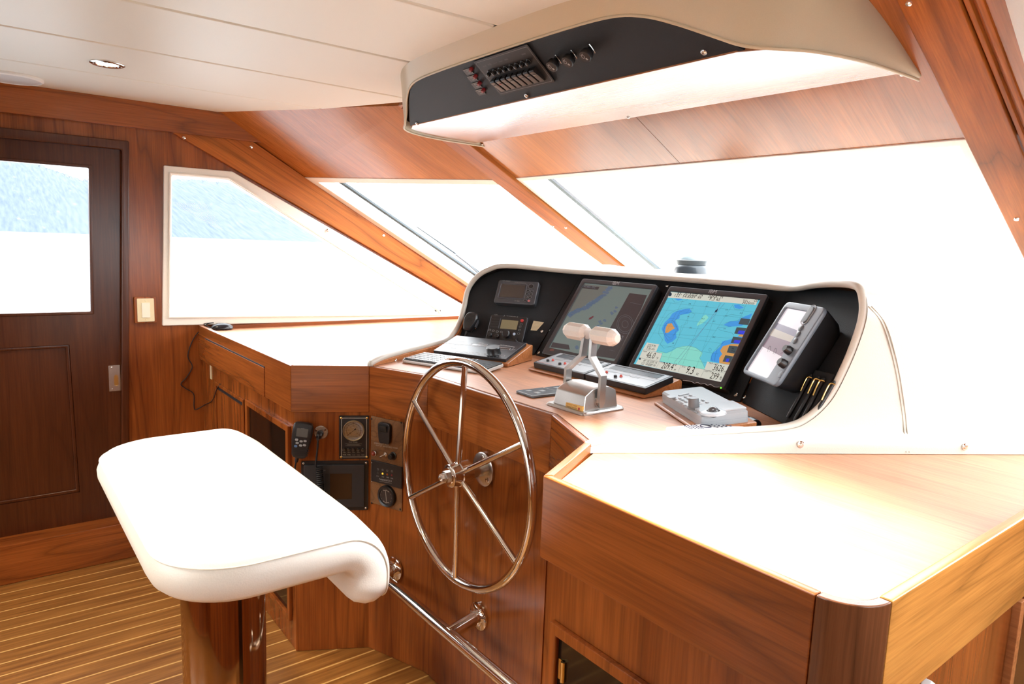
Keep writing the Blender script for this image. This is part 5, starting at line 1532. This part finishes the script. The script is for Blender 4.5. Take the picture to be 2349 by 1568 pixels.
obj('base_flange', MB().lathe([(.0008, .16), (.010, .16), (.016, .15), (.018, .09), (.018, 0)], (SCX, SCY, 0), Z_, 48), STE, stl)
obj('lock_lever', MB().tube([(SCX + .085, SCY + .02, .786), (SCX + .105, SCY + .025, .780), (SCX + .112, SCY + .026, .760)], .005, 8), CHR, stl)
# ------------------------------------------------------------------ switches on the overhead board
PO = lambda off: (lambda *q: FO.px(*co(*q), off))
q0 = PO(0)
cx, cy, w, h = FO.quad([co(525, 545), co(1285, 290), co(1560, 815), co(780, 1028)], .001)
cs = [FO.px(*co(*q), .001) for q in ((525, 545), (1285, 290), (1560, 815), (780, 1028))]
F = FO.sub((cx, cy)); 
sb = thing('rocker_switch_bank', 'black bank of eight rocker switches and breakers on the overhead board', 'switch bank', fr=F)
w2, h2 = w, h
part('plate', F, mat('dark switch plate', (.006, .006, .007), .5), sb, lambda mb: mb.plate(rrect(0, 0, w + .01, h + .01, .005), -.0022, .0012, .001))
part('border', F, DIM, sb, lambda mb: mb.ribbon(rrect(0, 0, w - .002, h - .002, .004), .0011, .0015, closed=True))
for k in range(8):
    u = (k - 3.5) * w * .108 - .002
    part('breaker', F, PLA, sb, lambda mb: mb.lathe([(.001, .0085), (.003, .0085), (.004, .006), (.013, .0055), (.014, .004), (.014, 0)], (u, h * .14, 0), Z_, 16))
    rk = part('rocker', F, mat('rocker black', (.016, .014, .014), .3), sb, lambda mb: mb.prism([(u - .0095, -h * .42, .001), (u - .0095, -h * .42, .006), (u - .0095, -h * .24, .011), (u - .0095, -h * .06, .017), (u - .0095, -h * .02, .015), (u - .0095, -h * .02, .001)], (.019, 0, 0), .0012))
    part('rocker_mark', F, mat('red mark', (.5, .08, .06), .4) if k == 1 else DIM, rk, lambda mb: mb.box((u, -h * .16, .0148), (.010, .002, .001)))
def sbt(mb):
    for k, s in enumerate(('HORN', 'FUEL', 'RUN LTS', 'ANCHOR', 'WIPER', '', '', 'SPARE')):
        u = (k - 3.5) * w * .108 - .002
        if s: mb.text(s, (u - .008, h * .33), (u + .008, h * .33), .0015)
part('lettering', F, mat('faint print', (.14, .14, .14), .5), sb, sbt)
names = ['topmost small red breaker tab on the overhead black board', 'second small red breaker tab from the top on the overhead board', 'third small red breaker tab from the top on the overhead board', 'lowest small red breaker tab on the overhead black board']
for k, (a, b_) in enumerate((((245, 660), (365, 625)), ((308, 762), (428, 727)), ((370, 865), (490, 830)), ((430, 965), (550, 935)))):
    p0, p1 = FO.px(*co(*a), 0), FO.px(*co(*b_), 0); m_ = (p0 + p1) / 2
    F = FO.sub((m_.x + .002, m_.y - .012)); t = thing('breaker_tab', names[k], 'breaker', fr=F, group='breakers on the overhead board')
    part('label_plate', F, PLA, t, lambda mb: mb.plate(rrect(0, 0, .034, .020, .001), -.0028, -.001))
    part('lettering', F, mat('light print', (.42, .42, .42), .5), t, lambda mb: (mb.ribbon([(-.016, .0095), (.0165, .0095), (.0165, -.0095)], .0012, -.0008), mb.text('DLG', (-.006, .002), (.006, .002), -.0008), mb.text('TOP', (-.006, -.006), (.006, -.006), -.0008)))
    part('red_button', F, mat('dark red button', (.22, .012, .016), .3), t, lambda mb: mb.lathe([(-.0028, .0062), (.006, .0055), (.0085, .004), (.0085, 0)], (.024, .006, 0), Z_, 16))
for k, q in enumerate(((1598, 612), (1830, 545), (2098, 462))):
    u = FO.px(*co(*q), .022)
    F = FO.sub((u.x, u.y))
    t = thing('pull_switch', ['black pull knob with wiper symbol, next to the switch bank', 'black pull knob with wiper symbol, between two others', 'black pull knob with wiper symbol, farthest from the switch bank'][k], 'pull switch', fr=F, group='wiper pull switches')
    part('knob', F, PLA, t, lambda mb: mb.lathe([(-.0028, .008), (.006, .008), (.008, .0155), (.019, .0165), (.022, .015), (.0225, 0)], (0, 0, 0), Z_, 28))
    part('stem_plate', F, STE, t, lambda mb: mb.tube([(.012 + .003 * math.cos(a), .016 * math.sin(a) + .004, .002) for a in [-1.0 + .25 * j for j in range(9)]], .0018, 6))
    def sym(mb):
        mb.ribbon([(-.0035 + .0042 * math.cos(a), .002 + .0042 * math.sin(a)) for a in [j * PI / 8 for j in range(16)]], .0011, .0228, closed=True)
        mb.ribbon([(-.008, .007), (.001, .0095)], .0011, .0228)
        mb.flat([(.001, -.0095), (.006, -.0085), (.004, -.003), (-.001, -.004)], .0228)
    part('wiper_symbol', F, mat('light print', (.42, .42, .42), .5), t, sym)

# ------------------------------------------------------------------ gear on the angled port face of the helm
oAB = p3(bp_[1], 0); FAB = Fr(oAB, p3(bp_[2], 0) - oAB, Z_)
oBC = p3(bp_[2], 0); FBC = Fr(oBC, p3(bp_[3], 0) - oBC, Z_)
# tank gauge board
cx, cy, w, h = FAB.quad([c7(770, 182), c7(1160, 190), c7(1150, 738), c7(772, 742)], .006)
F = FAB.sub((cx, cy)); PT = lambda *q: F.px(*c7(*q), .006)
tg = thing('tank_gauge', 'black board with round white dial gauge and five push knobs', 'gauge', fr=F)
part('board', F, PLA, tg, lambda mb: mb.plate(rrect(0, 0, w, h, .003), .0006, .006, .001))
a, b_ = PT(805, 215), PT(1122, 712)
part('border', F, mat('off white print', (.46, .43, .36), .5), tg, lambda mb: mb.ribbon(rrect((a.x + b_.x) / 2, (a.y + b_.y) / 2, b_.x - a.x, a.y - b_.y, .006), .0016, .0064, closed=True))
u = PT(960, 372); r = (PT(1100, 372) - PT(822, 372)).length / 2
part('dial_ring', F, mat('aged brass ring', (.45, .34, .20), .3, .8), tg, lambda mb: mb.lathe([(.006, r), (.014, r), (.016, r * .95), (.014, r * .89), (.009, r * .88)], (u.x, u.y, 0), Z_, 48))
fc = part('dial_face', F, mat('dial white', (.86, .88, .92), .5), tg, lambda mb: mb.cyl((u.x, u.y, .0065), (u.x, u.y, .009), r * .9, seg=48))
def dial(mb):
    mb.ribbon([(u.x + r * .66 * math.cos(t), u.y + r * .66 * math.sin(t)) for t in [math.radians(222 - 264 * k / 40) for k in range(41)]], .0008, .0094)
    for k in range(13):
        t = math.radians(222 - 264 * k / 12); q = V((math.cos(t), math.sin(t)))
        mb.ribbon([V((u.x, u.y)) + q * r * .60, V((u.x, u.y)) + q * r * (.78 if k % 2 == 0 else .7)], .0007, .0094)
        if k % 2 == 0: c = V((u.x, u.y)) + q * r * .45; mb.text(str(k * 5), (c.x - .002, c.y - .001), (c.x + .002, c.y - .001), .0094)
    mb.text('INCHES OF WATER', (u.x - r * .38, u.y - r * .58), (u.x + r * .38, u.y - r * .58), .0094)
    t = math.radians(220); q = V((math.cos(t), math.sin(t)))
    mb.ribbon([V((u.x, u.y)) - q * r * .28, V((u.x, u.y)) + q * r * .72], .0012, .0098); mb.ribbon([V((u.x, u.y)) - q * r * .28, V((u.x, u.y)) - q * r * .1], .004, .0099)
part('scale_and_needle', F, mat('black ink', (.01, .01, .01), .5), fc, dial)
for k, x in enumerate((838, 897, 957, 1018, 1078)):
    q = PT(x, 612 + k * 1.5); part('push_knob', F, mat('dark bronze knob', (.05, .04, .03), .3), tg, lambda mb: mb.lathe([(.006, .0052), (.012, .005), (.016, .0052), (.018, .004), (.018, 0)], (q.x, q.y, 0), Z_, 18))
def tgt(mb):
    mb.text('TANK TENDER', PT(893, 528), PT(1008, 530), .0064)
    for y, x0_, x1_ in ((545, 850, 1062), (558, 878, 1035), (571, 855, 1055)): mb.ribbon([PT(x0_, y), PT(x1_, y)], .0005, .0064)
    for k, s in enumerate(('TANK 1', 'TANK 2', 'TANK 3', 'TANK 4')): mb.text(s, PT(820 + k * 60, 660), PT(858 + k * 60, 661), .0064)
    for k, s in enumerate(('FUEL', 'FUEL', 'WATER', 'WATER', 'PUMP')): mb.text(s, PT(820 + k * 60, 692), PT(864 + k * 58, 693), .0064)
part('lettering', F, mat('off white print', (.46, .43, .36), .5), tg, tgt)
for sx_ in (-1, 1):
    for sy_ in (-1, 1):
        p = F.o + F.u * (sx_ * (w / 2 - .007)) + F.v * (sy_ * (h / 2 - .007)) + F.n * .006; screw(tg, p, F.n, .0042, BRA)
# dark display board below
cx, cy, w, h = FAB.quad([c7(285, 755), c7(1150, 775), c7(1145, 1410), c7(285, 1400)], .006)
F = FAB.sub((cx, cy)); PD = lambda *q: F.px(*c7(*q), .014)
ds = thing('blank_display', 'large black display board with a dark brown screen under the dial gauge', 'display', fr=F)
part('board', F, PLA, ds, lambda mb: mb.plate(rrect(0, 0, w, h, .004), .0006, .006, .0015))
a, b_ = PD(315, 820), PD(1098, 1360)
part('bezel', F, mat('charcoal bezel', (.020, .021, .024), .45), ds, lambda mb: mb.plate(rrect((a.x + b_.x) / 2, (a.y + b_.y) / 2, b_.x - a.x, a.y - b_.y, .006), .005, .014, .004))
a, b_ = PD(585, 930), PD(935, 1255)
part('screen', F, mat('brown screen', (.030, .014, .006), .25), ds, lambda mb: mb.plate(rrect((a.x + b_.x) / 2, (a.y + b_.y) / 2, b_.x - a.x, a.y - b_.y, .001), .0135, .0146))
a, b_ = PD(585, 930), PD(655, 1255)
part('screen_edge', F, RUB, ds, lambda mb: mb.plate(rrect((a.x + b_.x) / 2, (a.y + b_.y) / 2, b_.x - a.x, a.y - b_.y, .001), .0146, .0149))
a = PD(568, 890); part('maker_mark', F, DIM, ds, lambda mb: mb.text('PAC', (a.x, a.y), (a.x + .008, a.y), .0143))
for sx_ in (-1, 1):
    for sy_ in (-1, 1):
        p = F.o + F.u * (sx_ * (w / 2 - .008)) + F.v * (sy_ * (h / 2 - .008)) + F.n * .006; screw(ds, p, F.n, .004, STE)
# command handset hanging on the face
HT = .040
a, b_ = FAB.px(*c7(312, 285), HT), FAB.px(*c7(250, 735), HT)
ax = (a - b_).normalized(); F = FAB.sub((a + b_) / 2, 0, math.atan2(ax.y, ax.x) - PI / 2); L_ = (a - b_).length
hs_ = thing('command_handset', 'black radio handset with small screen and grey keys hanging below the apron', 'handset', fr=F)
wd_ = (FAB.px(*c7(432, 420), HT) - FAB.px(*c7(172, 420), HT)).length
out = smooth_path([(wd_ * .30, L_ * .5, 0), (wd_ * .48, L_ * .42, 0), (wd_ * .5, L_ * .1, 0), (wd_ * .42, -L_ * .25, 0), (wd_ * .30, -L_ * .49, 0), (-wd_ * .30, -L_ * .49, 0), (-wd_ * .42, -L_ * .25, 0), (-wd_ * .5, L_ * .1, 0), (-wd_ * .48, L_ * .42, 0), (-wd_ * .30, L_ * .5, 0)], 4, closed=True)
part('body', F, PLA, hs_, lambda mb: mb.rings([[V((p.x * k, p.y * k, zz)) for p in out] for zz, k in ((.010, .85), (.016, .97), (.032, 1.0), (.038, .96), (HT, .88))]))
PH = lambda *q: F.px(*c7(*q), HT)
sx, sy, sw2, sh2 = F.quad([c7(228, 345), c7(378, 352), c7(366, 462), c7(222, 452)], HT)
part('screen', F, mat('grey lcd', (.10, .10, .095), .25), hs_, lambda mb: mb.plate(rrect(sx, sy, sw2, sh2, .002), HT - .001, HT + .0008))
for q in ((227, 492), (285, 513), (335, 510), (235, 534), (278, 566), (328, 563)):
    p = PH(*q); part('key', F, mat('grey key', (.30, .31, .32), .4), hs_, lambda mb: mb.plate(rrect(p.x, p.y, .0105, .0072, .003), HT - .001, HT + .002, .0007))
p = PH(215, 574); part('blue_key', F, mat('blue key', (.08, .16, .34), .4), hs_, lambda mb: mb.plate(rrect(p.x, p.y, .0105, .0080, .0035), HT - .001, HT + .002, .0007))
for k in range(4):
    a, b_ = PH(185 + k * 4, 610 + k * 26), PH(398 - k * 9, 622 + k * 26); part('speaker_slot', F, RUB, hs_, lambda mb: mb.box(((a.x + b_.x) / 2, (a.y + b_.y) / 2, HT), ((b_ - a).length, .002, .002), math.atan2(b_.y - a.y, b_.x - a.x)))
a, b_ = PH(205, 715), PH(305, 724); part('lettering', F, mat('yellow print', (.45, .28, .03), .5), hs_, lambda mb: mb.text('COMMANDMIC', (a.x, a.y), (b_.x, b_.y), HT - .001))
a, b_ = PH(285, 352), PH(325, 358); part('maker_mark', F, DIM, hs_, lambda mb: mb.text('ICOM', (a.x, a.y), (b_.x, b_.y), HT + .001))
part('cord', F, RUB, hs_, lambda mb: mb.tube(smooth_path([(-.006, -L_ * .48, .02), (-.008, -L_ * .62, .018), (-.010, -L_ * .85, .014), (-.004, -L_ * 1.2, .010)], 6), [.006] * 8 + [.003] * 11, 10))
# plug socket with coiled lead
u0 = FAB.px(*c7(540, 398), .002); F = FAB.sub(u0)
sk = thing('plug_socket', 'round steel socket with black plug and hanging coiled lead', 'socket', fr=F)
r = (FAB.px(*c7(628, 398), .004) - FAB.px(*c7(445, 398), .004)).length / 2
part('plate', F, STE, sk, lambda mb: mb.lathe([(.0006, r), (.004, r), (.006, r * .92), (.006, 0)], (0, 0, 0), Z_, 40))
for a in (35, 155, 275): part('screw', F, CHR, sk, lambda mb: mb.lathe([(.006, .004), (.008, .003), (.008, 0)], (r * .74 * math.cos(math.radians(a)), r * .74 * math.sin(math.radians(a)), 0), Z_, 10))
part('plug', F, PLA, sk, lambda mb: mb.lathe([(.005, r * .48), (.014, r * .48), (.016, r * .40), (.030, r * .40), (.032, r * .30), (.046, r * .2), (.046, 0)], (-r * .05, -r * .05, 0), V((-.1, -.25, 1)), 20))
PC_ = lambda x, y, z: V((*F.px(*c7(x, y), z), z))
lead = smooth_path([PC_(520, 430, .042), PC_(503, 500, .040), PC_(495, 600, .036), PC_(482, 720, .034), PC_(472, 800, .034), PC_(478, 862, .034), PC_(500, 885, .034)], 5)
part('lead', F, RUB, sk, lambda mb: mb.tube(lead, .0032, 10))
c0, c1 = PC_(515, 840, .034), PC_(545, 1230, .034); turns = 15
def coil():
    d = c1 - c0; s_ = []
    for k in range(turns * 12 + 1):
        t = k / (turns * 12); a = 2 * PI * turns * t
        s_.append(c0 + d * t + V((math.cos(a) * .0095, 0, math.sin(a) * .0095)))
    return s_
part('coiled_lead', F, RUB, sk, lambda mb: mb.tube(coil(), .0026, 6))
# laminate switch board on the next face
cx, cy, w, h = FBC.quad([c7(1178, 195), c7(1590, 262), c7(1582, 1400), c7(1178, 1320)], .004)
F = FBC.sub((cx, cy)); PS = lambda *q: F.px(*c7(*q), .004)
lb = thing('laminate_switch_board', 'dark wood laminate switch board with engraved legend left of the steering wheel', 'switch board', fr=F)
lb['label'] = 'dark wood laminate switch board with engraved legend behind the wheel rim'
part('board', F, W_lam, lb, lambda mb: mb.plate(rrect(0, 0, w, h, .002), .0006, .004, .001))
for q in ((1190, 225), (1570, 275), (1192, 1305), (1558, 1385), (1192, 760)):
    p = PS(*q); screw(lb, F.o + F.u * p.x + F.v * p.y + F.n * .004, F.n, .0035, mat('dark screw', (.03, .025, .02), .4, .6))
def lbt(mb): mb.text('EMERGENCY BILGE', PS(1225, 545), PS(1415, 570), .0044); mb.text('SHUT OFF', PS(1245, 572), PS(1325, 582), .0044); mb.text('WINDSHIELD WASH', PS(1335, 585), PS(1525, 612), .0044)
part('lettering', F, mat('pale engraving', (.42, .34, .26), .5), lb, lbt)
p = PS(1372, 400)
part('rocker_housing', F, PLA, lb, lambda mb: mb.plate(smooth_poly([(p.x + x * .026, p.y + y * .036) for x, y in ((-.95, .85), (0, 1.0), (.95, .85), (1.0, 0.1), (.9, -.9), (0, -1.0), (-.75, -.95), (-1.0, .1))]), .004, .016, .004))
part('rocker', F, RUB, lb, lambda mb: mb.prism([(p.x - .017, p.y + .004, .015), (p.x - .017, p.y + .028, .015), (p.x - .017, p.y + .026, .024), (p.x - .017, p.y + .006, .019)], (.034, 0, 0), .002))
p = PS(1238, 662)
part('indicator_lamp', F, STE, lb, lambda mb: mb.lathe([(.004, .0105), (.012, .0105), (.014, .009)], (p.x, p.y, 0), Z_, 24))
part('lamp_lens', F, mat('red brown lens', (.30, .05, .03), .12), lb, lambda mb: mb.ball((p.x, p.y, .013), .0085, 16))
p = PS(1372, 680)
part('toggle', F, STE, lb, lambda mb: mb.lathe([(.004, .008), (.008, .008), (.010, .005), (.012, .004)], (p.x, p.y, 0), Z_, 16).tube([(p.x, p.y, .01), (p.x - .008, p.y - .006, .026)], [.003, .004], 10))
p = PS(1470, 700)
part('knob', F, PLA, lb, lambda mb: mb.lathe([(.004, .014), (.006, .014), (.008, .011), (.022, .010), (.024, .008), (.024, 0)], (p.x, p.y, 0), Z_, 24))
# tank level lamps
cx, cy, w, h = FBC.quad([c7(1185, 765), c7(1578, 830), c7(1570, 1108), c7(1182, 1040)], .010)
F = FBC.sub((cx, cy)); PW_ = lambda *q: F.px(*c7(*q), .010)
tw = thing('tank_level_display', 'small black board with one glowing amber lamp and white lettering', 'level display', fr=F)
part('board', F, PLA, tw, lambda mb: mb.plate(rrect(0, 0, w, h, .003), .0045, .010, .0015))
for k, (x, y, m) in enumerate(((1272, 918, mat('dark lamp', (.03, .03, .03), .3)), (1332, 928, screen('amber lamp', (1, .62, .06), 1.1)), (1392, 938, mat('orange lamp', (.32, .07, .015), .3)), (1452, 948, mat('dim red lamp', (.16, .012, .02), .3)))):
    p = PW_(x, y); part('level_lamp', F, m, tw, lambda mb: mb.lathe([(.010, .0035), (.012, .003), (.0125, .0)], (p.x, p.y, 0), Z_, 16))
def twt(mb):
    mb.text('TANKWATCH 4', PW_(1288, 1010), PW_(1448, 1036), .0104, 1.1)
    for s, x, y in (('EMPTY', 1252, 962), ('LOW', 1320, 972), ('MID', 1382, 982), ('FULL', 1436, 992)): mb.text(s, PW_(x, y), PW_(x + 32, y + 6), .0104)
    mb.ribbon([PW_(1290, 1025), PW_(1450, 1052)], .0006, .0104)
    for x, y in ((1272, 872), (1332, 880), (1392, 890), (1452, 898)): q = PW_(x, y); mb.ribbon([(q.x + a, q.y + b_) for a, b_ in rrect(0, 0, .0062, .005, .001)], .0005, .0104, closed=True)
part('lettering', F, mat('light print', (.42, .42, .42), .5), tw, twt)
for q in ((1192, 790), (1190, 1030)): p = PW_(*q); screw(tw, F.o + F.u * p.x + F.v * p.y + F.n * .010, F.n, .002, STE)
# round rudder gauge
u = FBC.px(*c7(1368, 1225), .016); F = FBC.sub(u)
r = (FBC.px(*c7(1475, 1235), .016) - FBC.px(*c7(1262, 1215), .016)).length / 2
rg_ = thing('round_gauge', 'small round black gauge with a pale needle at the foot of the switch board', 'gauge', fr=F)
part('case', F, PLA, rg_, lambda mb: mb.lathe([(.0045, r), (.014, r), (.017, r * .94), (.015, r * .78), (.012, r * .76), (.012, 0)], (0, 0, 0), Z_, 40))
fc = part('face', F, mat('dark dial', (.02, .014, .014), .4), rg_, lambda mb: mb.cyl((0, 0, .0118), (0, 0, .0126), r * .76, seg=36))
def rgl(mb):
    mb.ribbon([(-r * .07, r * .5), (r * .07, -r * .5)], .0014, .0135)
    for s in (1, -1): mb.ribbon([(r * .58 * math.cos(t), s * r * .58 * math.sin(t)) for t in [math.radians(55 + 70 * k / 10) for k in range(11)]], .0012, .0132)
    for t in range(0, 360, 30): mb.ribbon([(r * .6 * math.cos(math.radians(t)), r * .6 * math.sin(math.radians(t))), (r * .68 * math.cos(math.radians(t)), r * .68 * math.sin(math.radians(t)))], .0006, .0132)
part('needle_and_scale', F, mat('pale needle', (.50, .44, .36), .5), fc, rgl)

# ------------------------------------------------------------------ mouse on the port worktop
mp_ = V((-3.375, .905, SZ))
ms = thing('computer_mouse', 'small black computer mouse on the port worktop with its lead hanging down', 'computer mouse', mp_)
obj('body', MB().rings([[mp_ + V((k * .030 * math.cos(a) , k * .052 * math.sin(a) , z)) for a in [2 * PI * j / 24 for j in range(24)]] for z, k in ((.001, .86), (.008, 1.0), (.016, .96), (.024, .78), (.030, .48), (.032, .1))]), mat('mouse black', (.015, .016, .02), .2), ms)
obj('silver_side', MB().box(mp_ + V((-.008, -.052, .006)), (.035, .028, .010), bev=.003), mat('clear grey', (.45, .47, .50), .2), ms)
def wp(x, y, off=.006): return hx(x, y, WX + off)
lead = [mp_ + V((-.005, -.05, .012)), mp_ + V((-.02, -.075, .028))] + [wp(490, 740, .02), wp(472, 745, .012), wp(445, 775), wp(431, 815), wp(441, 840), wp(428, 865), wp(415, 880), wp(425, 890), wp(444, 903), wp(445, 930), wp(449, 939), hx(470, 928, WX + .03), hy(487, 918, .817), hy(497, 893, .819), hy(505, 880, .822)]
obj('lead', MB().tube(smooth_path(lead, 6), .0021, 8), RUB, ms)

# ------------------------------------------------------------------ outside the port windscreen: wiper
pn = lambda x, y, o: hit(x, y, FP_.n, FP_.n.dot(FP_.o) + o)
wpr = thing('windscreen_wiper', 'thin dark wiper arm lying outside on the port windscreen', 'wiper', pn(1020, 570, -.11))
obj('arm', MB().tube([pn(956, 520, -.10), pn(1040, 578, -.11), pn(1112, 634, -.12)], [.003, .005, .006], 8), GASK, wpr)
obj('blade', MB().tube([pn(1045, 583, -.085), pn(1075, 606, -.085), pn(1112, 640, -.085)], .005, 8), mat('grey blade', (.12, .14, .16), .5), wpr)
